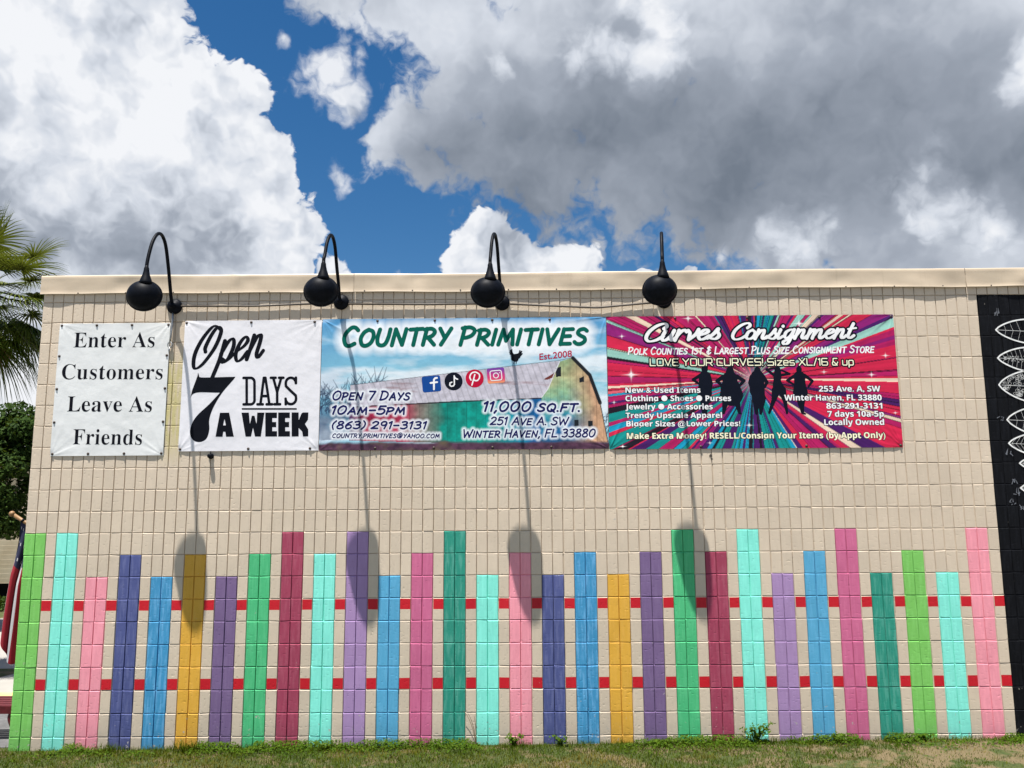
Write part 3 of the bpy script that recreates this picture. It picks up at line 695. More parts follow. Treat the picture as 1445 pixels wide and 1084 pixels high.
poly_ink(b2, "lettering", seven, I_black, label="big numeral 7")
def slab(bn, strokes, w, mat, label):
    """letters made of straight slab strokes in layout units"""
    S = []
    for P in strokes:
        for a, b in zip(P[:-1], P[1:]):
            (x0, z0), (x1, z1) = bn.art(*a), bn.art(*b); S.append((x0, z0, x1, z1, w, w))
    return bn.ink("lettering", *strokes_mesh(np.array(S), .0022), mat, None, label)
def arc(cx, cy, rx, ry, a0, a1, n=10): return [(cx+rx*math.cos(math.radians(a0+(a1-a0)*i/n)), cy-ry*math.sin(math.radians(a0+(a1-a0)*i/n))) for i in range(n+1)]
T, B = 377, 512
slab(b2, [[(1042, T), (1042, B)], [(1026, T), (1062, T)]+arc(1062, T+22, 20, 22, 90, 0)+[(1082, B-22)]+arc(1062, B-22, 20, 22, 0, -90)+[(1026, B)],
          [(1112, B), (1130, T), (1138, T), (1158, B)], [(1120, 470), (1150, 470)], [(1097, B), (1124, B)], [(1144, B), (1172, B)],
          [(1178, T), (1198, 450), (1219, T)], [(1198, 450), (1198, B)], [(1166, T), (1190, T)], [(1208, T), (1230, T)], [(1184, B), (1213, B)],
          arc(1268, 405, 26, 28, 0, 180)+[(1243, 420), (1268, 445), (1293, 468)]+arc(1268, 484, 27, 28, 0, -180), [(1242, 490), (1242, 512)], [(1294, 377), (1294, 402)]],
     .0130, I_black, "narrow slab letters reading DAYS")
slab(b2, [[(1020, 535), (1295, 536)]], .0075, I_black, "thin line under DAYS")
T, B = 554, 675
poly_ink(b2, "lettering", [(882, B), (905, T), (952, T), (976, B), (936, B), (932, 650), (922, 650), (918, B)], I_black, holes=[[(921, 618), (928, 585), (935, 618)]], label="block letter A")
we = [[(1015, T), (1053, T), (1058, 612), (1068, 570), (1082, 570), (1092, 612), (1096, T), (1133, T), (1114, B), (1084, B), (1074, 630), (1064, B), (1036, B)]]
for x in (1137, 1203): we.append([(x, T), (x+60, T), (x+60, 582), (x+36, 582), (x+36, 602), (x+56, 602), (x+56, 628), (x+36, 628), (x+36, 648), (x+60, 648), (x+60, B), (x, B)])
we.append([(1272, T), (1308, T), (1308, 594), (1322, 560), (1330, T), (1358, T), (1356, 590), (1340, 612), (1357, 640), (1357, B), (1330, B), (1326, 650), (1308, 632), (1308, B), (1272, B)])
for P in we: poly_ink(b2, "lettering", P, I_black)
b2.grommets([(b2.x0+.015, b2.z1-.02), ((b2.x0+b2.x1)/2-.02, b2.z1-.02), (b2.x1-.07, b2.z1-.02), (b2.x0+.015, b2.z0+.02), ((b2.x0+b2.x1)/2, b2.z0+.02), (b2.x1-.08, b2.z0+.02)], M['screw'])

# --- banner with the barn
b3 = Banner("vinyl_banner", "wide pale blue banner picturing a weathered barn under big green lettering", 2.7625, 5.526, 2.590, 3.872,
            [(53, 72), (1397, 62), (1408, 683), (35, 697)], 23, .6, [(3.30, 3.96), (3.86, 3.96), (4.42, 3.96), (4.98, 3.96)])
halo = [b3.pen("Country", CAPS, 155, 665, 202, 112, I_green, 194, r=.108, slant=.16, gap=.2, small=.86, label="green hand lettering, first word of the heading"),
        b3.pen("Primitives", CAPS, 708, 1308, 196, 112, I_green, 192, r=.108, slant=.16, gap=.22, small=.86, label="green hand lettering, second word of the heading"),
        b3.pen("Open 7 Days", CAPS, 103, 468, 458, 417, I_navy, r=.092, slant=.16, small=.80), b3.pen("10am-5pm", CAPS, 101, 440, 525, 487, I_navy, r=.092, slant=.16, small=.8),
        b3.pen("(863) 291-3131", CAPS, 100, 546, 593, 560, I_navy, r=.090, slant=.16, h=.002), b3.pen("country.primitives@yahoo.com", CAPS, 101, 606, 636, 613, I_navy, r=.092, slant=.16, h=.0018),
        b3.pen("11,000 sq.ft.", CAPS, 822, 1268, 510, 466, I_navy, r=.092, slant=.16), b3.pen("251 Ave A. SW", CAPS, 848, 1220, 573, 538, I_navy, r=.090, slant=.16),
        b3.pen("Winter Haven, FL 33880", CAPS, 724, 1344, 633, 597, I_navy, 628, r=.09, slant=.16)]
def poly_mask(P, gx, gz_):
    ins = np.zeros(gx.shape, bool); P = np.array(P, float)
    for (x0, z0), (x1, z1) in zip(P, np.roll(P, -1, 0)):
        if z0 != z1: ins ^= ((z0 > gz_) != (z1 > gz_)) & (gx < (x1-x0)*(gz_-z0)/(z1-z0)+x0)
    return ins
def barn_print(gx, gz_):
    """the printed picture: painted sky, old gambrel barn, bare trees, soil"""
    b = b3; s = lambda *c: np.array(srgb(*c)); u = (gx-b.x0)/(b.x1-b.x0); v = (b.z1-gz_)/(b.z1-b.z0)
    lay = lambda pts: [b.art(*p) for p in pts]; lerp = lambda A, B, t: A+(B-A)*np.clip(t, 0, 1)[..., None]
    cl = fbm(u*5, v*9, 3, 5); img = lerp(np.broadcast_to(s(96, 160, 205), gx.shape+(3,)), s(150, 205, 222), v*2.2)
    img = lerp(img, s(226, 236, 242), (cl-.42)*4+.35*(v < .5)); img = lerp(img, s(70, 140, 190), (.12-v)*3*fbm(u*8, v*3, 9))
    img = lerp(img, s(60, 130, 180), (.14-u)*3*(fbm(u*9, v*7, 19)+.2)*(v > .2))
    n1 = fbm(u*60, v*30, 31, 3); n2 = fbm(u*14, v*9, 37, 4)
    # bare trees at both ends
    rg = np.random.default_rng(5); tw = []
    for (X0, Y0, X1, Y1, cnt) in ((40, 470, 190, 330, 150), (190, 410, 340, 330, 60), (1372, 560, 1404, 480, 16)):
        for _ in range(cnt):
            xa = rg.uniform(X0-10, X1); ya = Y0-rg.uniform(-60, 40); L = rg.uniform(25, 90); an = rg.uniform(.2, 2.7)
            p = np.array(b.art(xa, ya)); q = np.array(b.art(xa+L*math.cos(an)*.8, ya-L*math.sin(an))); tw.append((*p, *q, .0035, .0012))
    X, Z = gx[0], gz_[:, 0]; d = sdf(np.array(tw), X, Z, .02); img = lerp(img, s(44, 62, 92), (.003-d)/.004*.75)
    img = lerp(img, s(40, 52, 96), poly_mask(lay([(30, 500), (190, 470), (190, 640), (30, 650)]), gx, gz_)*(n2*1.2))
    # side wall
    wallp = poly_mask(lay([(180, 480), (1100, 440), (1120, 668), (180, 650)]), gx, gz_); pl = np.abs(((gx-b.x0)*11) % 1-.5) < .03
    lx = (gx-b.x0)/(b.x1-b.x0)*1360+45; t = np.zeros(gx.shape+(3,))
    stops = [(180, (60, 60, 110)), (260, (170, 36, 78)), (430, (190, 60, 96)), (500, (150, 128, 122)), (600, (96, 140, 126)), (640, (10, 150, 136)), (820, (4, 172, 156)), (960, (20, 156, 176)), (1050, (20, 110, 170)), (1120, (24, 120, 180))]
    for k in range(3): t[..., k] = np.interp(lx+60*(n2-.5), [a for a, _ in stops], [srgb(*c)[k] for _, c in stops])
    t = t*(.50+.75*n1)[..., None]*np.where(pl, .7, 1)[..., None]; img = np.where(wallp[..., None], t, img)
    # gable end
    gp = poly_mask(lay([(1178, 276), (1240, 256), (1318, 338), (1368, 470), (1405, 655), (1085, 668), (1090, 447)]), gx, gz_); pl2 = np.abs(((gx-b.x0)*16) % 1-.5) < .05
    lz = v; t = np.zeros(gx.shape+(3,)); st = [(.28, (60, 150, 130)), (.36, (150, 170, 130)), (.48, (188, 190, 146)), (.60, (150, 186, 150)), (.72, (60, 150, 170)), (.84, (30, 105, 160)), (.97, (60, 100, 120))]
    for k in range(3): t[..., k] = np.interp(lz+.25*(n2-.5), [a for a, _ in st], [srgb(*c)[k] for _, c in st])
    t = lerp(t, s(206, 166, 134), (lx-1215)/120+.4*(n2-.5)); t = t*(.6+.7*n1)[..., None]*np.where(pl2, .72, 1)[..., None]; img = np.where(gp[..., None], t, img)
    for q in ([(1160, 305), (1185, 300), (1185, 345), (1160, 350)], [(1245, 550), (1265, 550), (1265, 580), (1245, 580)], [(1310, 555), (1332, 555), (1332, 580), (1310, 580)], [(1270, 355), (1292, 345), (1292, 372), (1272, 375)]):
        img = np.where(poly_mask(lay(q), gx, gz_)[..., None], s(30, 36, 44)*np.ones_like(img), img)
    # roof
    rp = poly_mask(lay([(185, 390), (1178, 272), (1150, 330), (1130, 390), (1090, 447), (700, 462), (190, 490)]), gx, gz_)
    rib = (np.abs(((gx*1.0+(gz_-b.z0)*.35)*17) % 1-.5) < .10); t = s(204, 200, 210)*(.72+.5*n1)[..., None]*np.where(rib, .82, 1)[..., None]
    rust = fbm(u*7+2, v*16, 71, 4); t = lerp(t, s(130, 70, 66), (rust-.68)*4); img = np.where(rp[..., None], t, img)
    img = np.where(poly_mask(lay([(1100, 360), (1160, 325), (1150, 350), (1120, 362)]), gx, gz_)[..., None], s(120, 60, 52)*np.ones_like(img), img)
    E = lambda pts, w, c, a=1.0: lerp(img, s(*c), (w-sdf(np.array([(*b.art(*p), *b.art(*q), 0, 0) for p, q in zip(pts[:-1], pts[1:])]), X, Z, .06))/.003*a)
    img = E([(182, 389), (1175, 270), (1240, 256)], .004, (96, 92, 100)); img = E([(1178, 276), (1150, 340), (1122, 405), (1092, 445)], .005, (226, 226, 230))
    img = E([(1090, 449), (700, 466), (200, 492)], .007, (44, 34, 48)); img = E([(1240, 258), (1320, 340), (1368, 470)], .019, (30, 34, 40)); img = E([(1368, 470), (1404, 650)], .006, (70, 70, 70))
    img = E([(1091, 449), (1086, 655)], .003, (20, 60, 84))
    # soil
    gd = np.clip((v-.935+.03*(n2-.5))/.02, 0, 1); img = lerp(img, s(104, 70, 92)*1.0, gd); img = lerp(img, s(60, 40, 58), gd*(n1-.3)*1.6); img = lerp(img, s(120, 110, 84), gd*(n2-.55)*3)
    # soft white glow printed round the words
    for i, S in enumerate(halo):
        d = sdf(S, X, Z, .13); w = .075 if i < 2 else .022; img = lerp(img, s(240, 244, 248), np.clip((w*1.35-d)/(w*1.15), 0, 1)*(.95 if i < 2 else .92))
    return np.clip(img, 0, 1)**1.12*.90
b3.sheet(vinyl("printed_vinyl"), barn_print, .005)
b3.type("Est.2008", 'plain', 1082, 1236, 268, 238, I_red, 252, offset=.012, label="red line reading Est.2008")
def ell(bn, X, Y, r, n=28): return [(X+r*math.cos(2*math.pi*i/n), Y+r*math.sin(2*math.pi*i/n)) for i in range(n)]
def rsq(X, Y, hx, hy, rad=10, tilt=-5):
    P = [];ct, st = math.cos(math.radians(tilt)), math.sin(math.radians(tilt))
    for sx, sy, a0 in ((1, -1, 0), (-1, -1, 90), (-1, 1, 180), (1, 1, 270)):
        for k in range(5):
            a = math.radians(a0+k*22.5); P.append((sx*(hx-rad)+rad*math.cos(a), sy*(hy-rad)-rad*math.sin(a)))
    return [(X+x*ct-y*st, Y+x*st+y*ct) for x, y in P]
def icon(label, plate, mat, strokes, smat, w):
    o = poly_ink(b3, "social_icon", plate, mat, .002, .0006, label)
    if strokes:
        S = []
        for P in strokes:
            for a, b in zip(P[:-1], P[1:]):
                (x0, z0), (x1, z1) = b3.art(*a[:2]), b3.art(*b[:2]); S.append((x0, z0, x1, z1, w, w))
        b3.ink("icon_symbol", *strokes_mesh(np.array(S), .0018), smat, .0012, None, o)
    return o
icon("blue square icon with a white letter f", rsq(570, 382, 44, 38), I_fb, [[(596, 354), (588, 355), (582, 362), (582, 408)], [(566, 378), (597, 374)]], I_white, .0088)
icon("black round icon with a white musical note", ell(b3, 675, 370, 43), I_dark, [[(678, 344), (679, 385), (674, 392), (664, 394), (657, 388), (658, 378), (667, 374)], [(678, 346), (684, 356), (694, 360)]], I_white, .0062)
icon("red round icon with a white letter P", ell(b3, 775, 356, 43), I_pin, [[(762, 388), (776, 338)], curve_pts([(758, 364), (752, 350), (760, 332), (778, 326), (796, 336), (798, 352), (788, 366), (776, 366), (771, 360)], 4)], I_white, .0062)
mi, n_, b_ = new_mat("pink_to_orange_icon_ink"); p_ = pos(n_); sp = n_.new('ShaderNodeSeparateXYZ'); n_.put(sp.inputs[0], p_)
zc = b3.art(876, 342)[1]; gcol = n_.mix(n_.ramp(sp.outputs['Z'], zc-.02, zc+.07), n_.mix(n_.ramp(sp.outputs['Z'], zc-.08, zc-.02), srgb(236, 150, 96), srgb(206, 50, 110)), srgb(112, 52, 150)); n_.put(b_.inputs['Base Color'], gcol); b_.inputs['Roughness'].default_value = .4
icon("pink and purple square icon with a white camera outline", rsq(876, 342, 42, 36), mi, [rsq(876, 342, 27, 23, 9)+[rsq(876, 342, 27, 23, 9)[0]], ell(b3, 876, 342, 12, 16)+[ell(b3, 876, 342, 12, 16)[0]], [(893, 329), (894, 329)]], I_white, .0042)
hen = [(966, 256, 980, 250, 17, 13), (960, 262, 970, 264, 12, 13), (953, 240, 960, 256, 6.5, 12), (949, 229, 952, 240, 6, 6), (948, 221, 944, 223, 3, 2), (952, 220, 950, 223, 3, 3), (938, 232, 945, 230, .8, 3), (943, 238, 944, 242, 2.5, 2),
       (980, 250, 990, 236, 10, 6), (988, 240, 990, 224, 6, 3), (990, 240, 998, 227, 5, 3), (991, 246, 1001, 238, 5, 2.5), (963, 274, 961, 287, 2.2, 1.6), (972, 274, 972, 286, 2.2, 1.6)]
sc3 = (b3.x1-b3.x0)/1355
b3.ink("rooster_print", *strokes_mesh(np.array([(*b3.art(a, b), *b3.art(c, d), e*sc3, f*sc3) for a, b, c, d, e, f in hen]), .002), I_black, None, "small black rooster silhouette standing on the roof ridge")
b3.grommets([(3.30, b3.z1-.02), (3.86, b3.z1-.02), (4.42, b3.z1-.02), (4.98, b3.z1-.02)]+[(x, b3.z0+.02) for x in (3.3, 3.86, 4.42, 4.98)], M['screw'])

# --- banner with the rays
b4 = Banner("vinyl_banner", "wide banner of pink, teal and cream rays behind five black figures", 5.5315, 8.312, 2.584, 3.874,
            [(20, 58), (1350, 43), (1395, 663), (33, 667)], 24, .75, [(6.2, 3.96), (6.9, 3.96), (7.6, 3.96)])
def ray_print(gx, gz_):
    s = lambda *c: np.array(srgb(*c)); cx, cz = b4.art(700, 350); dx, dz = gx-cx, gz_-cz
    th = (np.degrees(np.arctan2(dz, dx))+360) % 360; r = np.hypot(dx, dz); rg = np.random.default_rng(11)
    pal = {'m': (176, 24, 92), 'r': (206, 34, 72), 'v': (70, 22, 96), 'p': (138, 26, 110), 'k': (26, 14, 30), 'c': (232, 206, 182), 't': (14, 140, 136), 'b': (18, 150, 186), 'a': (150, 200, 186), 'o': (222, 96, 110)}
    def mixof(t):   # which colours dominate in which direction (0 = right, 90 = up)
        if 66 < t < 86: return "ttbtkbtvt"
        if 86 < t < 125: return "rmrvkvmrb"
        if 20 < t < 66: return "mpacamrvmpc"
        if t <= 20 or t > 345: return "mrmrpmcvrmm"
        if 300 < t <= 345: return "mrmmvpcrra"
        if 240 < t <= 300: return "tbtkvtbvtk"
        if 185 < t <= 240: return "bvtkrbmvpk"
        if 160 < t <= 185: return "rrmorrkcma"
        return "mmrcmpvmma"
    edges = [0.0]; cols = []
    while edges[-1] < 360:
        w = rg.choice([.5, .9, 1.4, 2.2, 3.2, 4.6], p=[.12, .18, .22, .22, .16, .10]); t = edges[-1]; q = mixof(t+w/2); cols.append(pal[q[rg.integers(len(q))]]); edges.append(t+w)
    k = np.clip(np.searchsorted(np.array(edges), th, 'right')-1, 0, len(cols)-1); lin = np.array([srgb(*c) for c in cols]); img = lin[k]
    e = np.array(edges); near = np.minimum(th-e[k], e[np.minimum(k+1, len(e)-1)]-th)*np.radians(1)*r
    img = img*np.where((near < .004) & (rg.random(len(cols)) < .45)[k], .25, 1.0)[..., None]
    img = img*(.84+.34*vnoise(th*1.6, r*1.2, 5))[..., None]
    glow = np.exp(-(r/.10)**2)[..., None]*.5; img = img*(1-glow)+s(236, 190, 200)*glow
    for X, Y, k_ in ((135, 328, 1.2), (915, 88, 1.0), (400, 65, .8), (1315, 238, .6), (1250, 328, .6), (1030, 315, .5), (683, 560, .6), (92, 150, .5), (500, 640, .4), (95, 655, .5), (55, 455, .4), (1360, 505, .4)):
        sx, sz = b4.art(X, Y); ax, az = np.abs(gx-sx), np.abs(gz_-sz); f = np.exp(-((ax/.05)**2+(az/.0045)**2)/k_**2)+np.exp(-((az/.035)**2+(ax/.0045)**2)/k_**2)+.9*np.exp(-(ax**2+az**2)/(.016*k_)**2)
        f = np.clip(f, 0, 1)[..., None]*.92; img = img*(1-f)+s(250, 246, 246)*f
    return img*.92
b4.sheet(bpy.data.materials["printed_vinyl"], ray_print, .005)
I_out = I_dark
# five standing women in silhouette
FIG = [[(165, 338, 165, 345, 30, 30), (165, 365, 165, 395, 16, 20), (165, 400, 163, 430, 44, 52), (163, 430, 165, 480, 52, 56), (165, 480, 165, 560, 56, 68), (205, 398, 226, 470, 16, 15), (226, 470, 218, 545, 15, 12), (125, 398, 58, 440, 16, 14), (58, 440, 112, 478, 13, 10), (150, 590, 150, 745, 38, 12), (185, 590, 175, 745, 32, 12), (150, 322, 185, 322, 12, 12)],
       [(400, 352, 400, 365, 34, 38), (400, 372, 400, 415, 38, 42), (400, 425, 400, 455, 66, 70), (400, 455, 405, 510, 70, 78), (405, 520, 412, 575, 92, 108), (335, 415, 280, 452, 20, 17), (280, 452, 330, 500, 16, 11), (465, 412, 528, 450, 20, 17), (528, 450, 488, 496, 16, 11), (360, 620, 340, 745, 34, 13), (455, 610, 488, 745, 36, 13), (488, 745, 500, 752, 10, 8)],
       [(655, 352, 655, 362, 30, 33), (655, 372, 655, 405, 36, 40), (655, 415, 655, 470, 64, 62), (655, 470, 652, 540, 62, 70), (652, 540, 668, 600, 70, 58), (600, 415, 584, 470, 20, 17), (584, 470, 596, 520, 16, 13), (710, 412, 742, 465, 18, 16), (742, 465, 722, 508, 15, 12), (642, 610, 645, 750, 38, 13), (695, 610, 684, 750, 38, 13)],
       [(840, 346, 842, 358, 28, 31), (842, 368, 848, 420, 32, 30), (838, 400, 838, 430, 38, 36), (838, 430, 838, 470, 34, 36), (840, 480, 850, 520, 44, 56), (808, 398, 738, 346, 13, 11), (738, 346, 812, 332, 10, 9), (872, 398, 952, 386, 13, 11), (952, 386, 878, 352, 10, 9), (826, 540, 808, 620, 40, 24), (808, 620, 764, 745, 22, 11), (880, 535, 906, 620, 40, 24), (906, 620, 928, 748, 22, 11)],
       [(1040, 342, 1040, 352, 26, 26), (1040, 365, 1042, 392, 15, 20), (1044, 410, 1046, 440, 52, 52), (1046, 440, 1048, 490, 52, 54), (1048, 490, 1052, 555, 56, 70), (1000, 402, 932, 448, 15, 13), (932, 448, 992, 486, 12, 9), (1092, 400, 1164, 452, 16, 13), (1164, 452, 1128, 506, 13, 9), (1055, 590, 1060, 670, 52, 30), (1060, 670, 1072, 745, 28, 14), (1072, 748, 1096, 756, 10, 8)]]
sc4 = (b4.x1-b4.x0)/1345*.5
for fg in FIG:
    S = np.array([(*b4.art(394+a*.5, 131+b*.5), *b4.art(394+c*.5, 131+d*.5), e*sc4, f*sc4) for a, b, c, d, e, f in fg])
    b4.ink("figure_print", *strokes_mesh(S, .0022), I_dark, .0004)
b4.pen("Curves", SCR, 205, 545, 172, 98, I_white, 160, r=.090, slant=.22, gap=.02, contrast=.45, outline=.016, omat=I_out, label="white script, first word of the heading")
b4.pen("Consignment", SCR, 607, 1182, 162, 92, I_white, 155, r=.090, slant=.22, gap=.02, contrast=.45, outline=.016, omat=I_out, label="white script, second word of the heading")
b4.pen("Polk Counties 1st & Largest Plus Size Consignment Store", CAPS, 122, 1264, 235, 202, I_white, 224, r=.088, slant=.14, gap=.2, small=.8, h=.002)
slab(b4, [[(680, 233), (885, 231)]], .0018, I_white, "thin line under Plus Size")
b4.pen("LOVE YOUR CURVES! Sizes XL/16 & up", SQ, 224, 1166, 286, 255, I_cream, 283, r=.075, slant=0, gap=.28, h=.002, outline=.012, omat=I_out)
for t, X0, X1, Y0, Yc in (("New & Used Items", 108, 457, 411, 386), ("Clothing \u25cf Shoes \u25cf Purses", 108, 599, 449, 424), ("Jewelry \u25cf Accessories", 108, 514, 487, 462),
                          ("Trendy Upscale Apparel", 109, 557, 526, 502), ("Bigger Sizes @Lower Prices!", 112, 641, 564, 540), ("253 Ave. A, SW", 1006, 1291, 406, 380),
                          ("Winter Haven, FL 33880", 846, 1297, 447, 421), ("863-291-3131", 1041, 1300, 485, 459), ("7 days 10a-5p", 1046, 1307, 522, 496), ("Locally Owned", 1031, 1308, 560, 534)):
    b4.type(t, 'bold', X0, X1, Y0, Yc, I_white, offset=.010, outline=.055, omat=I_out, label="white line reading "+t)
b4.type("Make Extra Money! RESELL/Consign Your Items (by Appt Only)", 'bold', 114, 1314, 620, 594, I_cream, offset=.010, outline=.055, omat=I_out)
b4.grommets([(6.2, b4.z1-.02), (6.9, b4.z1-.02), (7.6, b4.z1-.02), (b4.x1-.02, b4.z1-.02), (b4.x1-.02, b4.z0+.02), (6.4, b4.z0+.02), (7.4, b4.z0+.02)], M['screw'])

# --- white line leaves painted on the black area
I_chalk = plain("white_mural_paint", (.74, .74, .72), .55, 0, .12, 15, .1)
def leaf(x, z, L, hh, kind, seed):
    rg = random.Random(seed); S = []
    def edge(t, s): return (x+L*t, z+s*hh*math.sin(math.pi*min(t, 1.0))**.72*(1-.12*t)-.04*t)
    N = 26; w = .0068
    for s in (1, -1):
        P = [edge(i/N, s) for i in range(N+1)]
        S += [(*a, *b, w, w) for a, b in zip(P[:-1], P[1:])]
    o = [np.array(S)]; T = []; f = .0009
    mid = [edge(i/N, 0) for i in range(N+1)]
    if kind != 'cells':
        T += [(*a, *b, f*1.6, f*1.6) for a, b in zip(mid[1:-1], mid[2:])]
        for i in range(2, N*2-2, 5 if kind == 'wavy' else 3):
            t = i/(2*N)
            for s in (1, -1):
                a = edge(t, 0); q = edge(min(.97, t+(.07 if kind == 'vein' else -.03)), s*.93)
                if kind == 'wavy': q = (q[0]+.01*math.sin(i), q[1])
                T.append((*a, *q, f, f))
        if kind == 'dots':
            for _ in range(150):
                t = rg.uniform(.08, .8); s = rg.uniform(-.32, .32); p = edge(t, s); T.append((*p, p[0]+.001, p[1], .0026, .0026))
    else:
        for _ in range(150):
            t = rg.uniform(.05, .93); s = rg.uniform(-.86, .86); c = edge(t, s); r = rg.uniform(.008, .017)
            if abs(s) < .14: continue
            P = [(c[0]+r*math.cos(k*math.pi/4), c[1]+r*math.sin(k*math.pi/4)) for k in range(9)]
            T += [(*a, *b, f, f) for a, b in zip(P[:-1], P[1:])]
        T += [(*a, *b, f*2, f*2) for a, b in zip(mid[1:-1], mid[2:])]
    o.append(np.array(T)); return o
for i, (x, z, hh, kind) in enumerate(((9.294, 3.714, .128, 'wavy'), (9.286, 3.437, .130, 'dots'), (9.274, 3.176, .165, 'cells'), (9.320, 2.84, .150, 'wavy'), (9.315, 2.616, .125, 'vein'), (9.399, 2.427, .105, 'vein'), (9.385, 2.195, .10, 'dots'))):
    A, B_ = leaf(x, z+GZ, .72, hh, kind, 40+i)
    V, F = strokes_mesh(A, .003); lf = mesh("painted_leaf", [(a, -.0042, b) for a, b in V], F, I_chalk, mural)
    V, F = strokes_mesh(B_, .0016); mesh("leaf_lines", [(a, -.0036, b) for a, b in V], F, I_chalk, mural)
sm = []
rs = random.Random(9)
for (x, z) in ((9.34, 2.36), (9.30, 2.16), (9.40, 2.12), (9.33, 3.98), (9.27, 2.95), (9.31, 2.62), (9.36, 2.25)):
    for _ in range(5):
        a = rs.uniform(-.03, .03); sm.append((x+a*.5, z+GZ-.1+rs.uniform(-.02, .05), x+a*1.3+rs.uniform(-.01, .01), z+GZ-.1+rs.uniform(-.03, .02), .0015, .0042))
V, F = strokes_mesh(np.array(sm), .0022); mesh("paint_scuff", [(a, -.0040, b) for a, b in V], F, plain("grey_scuff", (.13, .14, .16), .7), mural)

# ------------------------------------------------------------------ gooseneck lamps over the banners
def wall_lamp(x, z, swing, label, twist=0.0, lift=0.0):
    root = thing("wall_lamp", label, "lamp", (x, 0, z+GZ), "gooseneck lamps over the banners", swing)
    MB().lathe((0, 0, 0), (0, -1, 0), [(0, .074), (.014, .076), (.026, .070), (.036, .056), (.044, .034), (.060, .026), (.085, .022)], 32).obj("wall_mount", M['lamp'], root, True, False)
    P = curve_pts([(0, -.05, .0), (0, -.085, .05), (0, -.125, .17), (0, -.19, .385+lift), (0, -.255, .545+lift), (0, -.315, .615+lift), (0, -.38, .635+lift), (0, -.45, .602+lift), (0, -.52, .51+lift), (0, -.57, .385+lift), (0, -.597, .26), (0, -.60, .20)], 6)
    MB().tube(P, .0160, 14).obj("arm", M['lamp'], root, True, False)
    ax = Vector((.15, -.98, .10)).normalized(); c = Vector((-.028, -.575, -.028))
    prof = [(-.042, .150), (-.040, .1585), (-.034, .160), (-.018, .159), (-.012, .151), (-.004, .148), (.018, .144), (.04, .133), (.064, .115), (.085, .092), (.101, .066), (.110, .038), (.113, .012)]
    inner = [(d-.004, max(.004, r-.006)) for d, r in reversed(prof[2:])]
    sh = MB().lathe(c, ax, [(-.032, .148), (-.042, .150)]+prof[1:], 40, (False, True))
    sh.lathe(c, ax, inner[:-1]+[(-.036, .149)], 40, (True, False))
    sh.v = [(a, b_, c.z+(z_-c.z)*.93) for a, b_, z_ in sh.v]
    s_ = sh.obj("shade", M['lamp'], root, True, False)
    MB().lathe((0, -.60, .065), (0, 0, 1), [(0, .060), (.02, .056), (.04, .049), (.065, .040), (.09, .0315), (.125, .0245), (.15, .022), (.158, .0175), (.172, .016)], 24).obj("shade_neck", M['lamp'], s_, True, False)
    MB().lathe(c+ax*.05, -ax, [(0, .012), (.01, .024), (.03, .028), (.05, .020), (.06, .008)], 16).obj("bulb", M['bulb'], s_, True, False)
    return root
M['bulb'] = plain("frosted_bulb", (.75, .74, .70), .3, 0, .02)
for x, z, dx, lb, lf in ((1.305, 4.012, -.020, "black gooseneck wall lamp over the gap beside the greeting banner", -.02), (2.943, 4.041, -.040, "black gooseneck wall lamp where the Open banner meets the barn banner", -.08),
                     (4.520, 4.020, -.098, "black gooseneck wall lamp above the middle of the barn banner", -.06), (6.100, 4.028, -.112, "black gooseneck wall lamp above the script on the rays banner", -.075)):
    wall_lamp(x, z, math.asin(dx/.6), lb, 0, lf)
def conduit(label, pts):
    o = MB().tube([(x, y, z+GZ) for x, y, z in pts], .0095, 10).obj("conduit", M['conduit'], None, True)
    tag(o, label, "pipe", "conduit between the lamps")
conduit("thin beige conduit running from the first to the second lamp, above the Open banner", [(1.376, -.022, 4.012), (2.1, -.020, 4.008), (2.871, -.022, 4.032)])
conduit("thin beige conduit running from the second to the third lamp, above the barn banner", [(3.016, -.022, 4.020), (3.8, -.020, 4.010), (4.446, -.022, 4.012)])
conduit("thin beige conduit sagging between the third and fourth lamps", [(4.594, -.022, 4.006), (5.0, -.022, 3.984), (5.42, -.022, 3.963), (5.47, -.022, 3.964), (5.8, -.022, 3.992), (6.026, -.022, 4.01)])
st = thing("hanging_strap", "grey metal strap hanging under the first lamp, with a ring at its end", "strap", (1.29, 0, 3.62+GZ))
MB().tube([(1.296, -.020, 3.945+GZ), (1.298, -.022, 3.86+GZ), (1.292, -.024, 3.74+GZ), (1.286, -.024, 3.655+GZ)], .0095, 10).obj("rod", M['galv'], st, True)
MB().tube([(1.286+.021*math.cos(a*math.pi/8), -.024, 3.628+GZ+.027*math.sin(a*math.pi/8)) for a in range(17)], .0055, 8, False).obj("ring", M['galv'], st, True)
MB().tube([(1.284, -.024, 3.60+GZ), (1.279, -.025, 3.575+GZ), (1.288, -.024, 3.565+GZ)], .0055, 8).obj("hook", M['galv'], st, True)
kn = thing("wall_fixture", "small black fixture with a wire stub just under the Open banner", "fixture", (1.732, 0, 2.538+GZ))
MB().lathe((1.732, .002, 2.545+GZ), (0, -1, 0), [(0, .026), (.012, .027), (.016, .020), (.030, .018), (.038, .022), (.052, .021), (.058, .012)], 16).obj("knob_body", M['lamp'], kn, True)
MB().tube([(1.723, -.004, 2.60+GZ), (1.727, -.012, 2.575+GZ), (1.731, -.03, 2.556+GZ)], .004, 8).obj("wire", M['lamp'], kn, True)
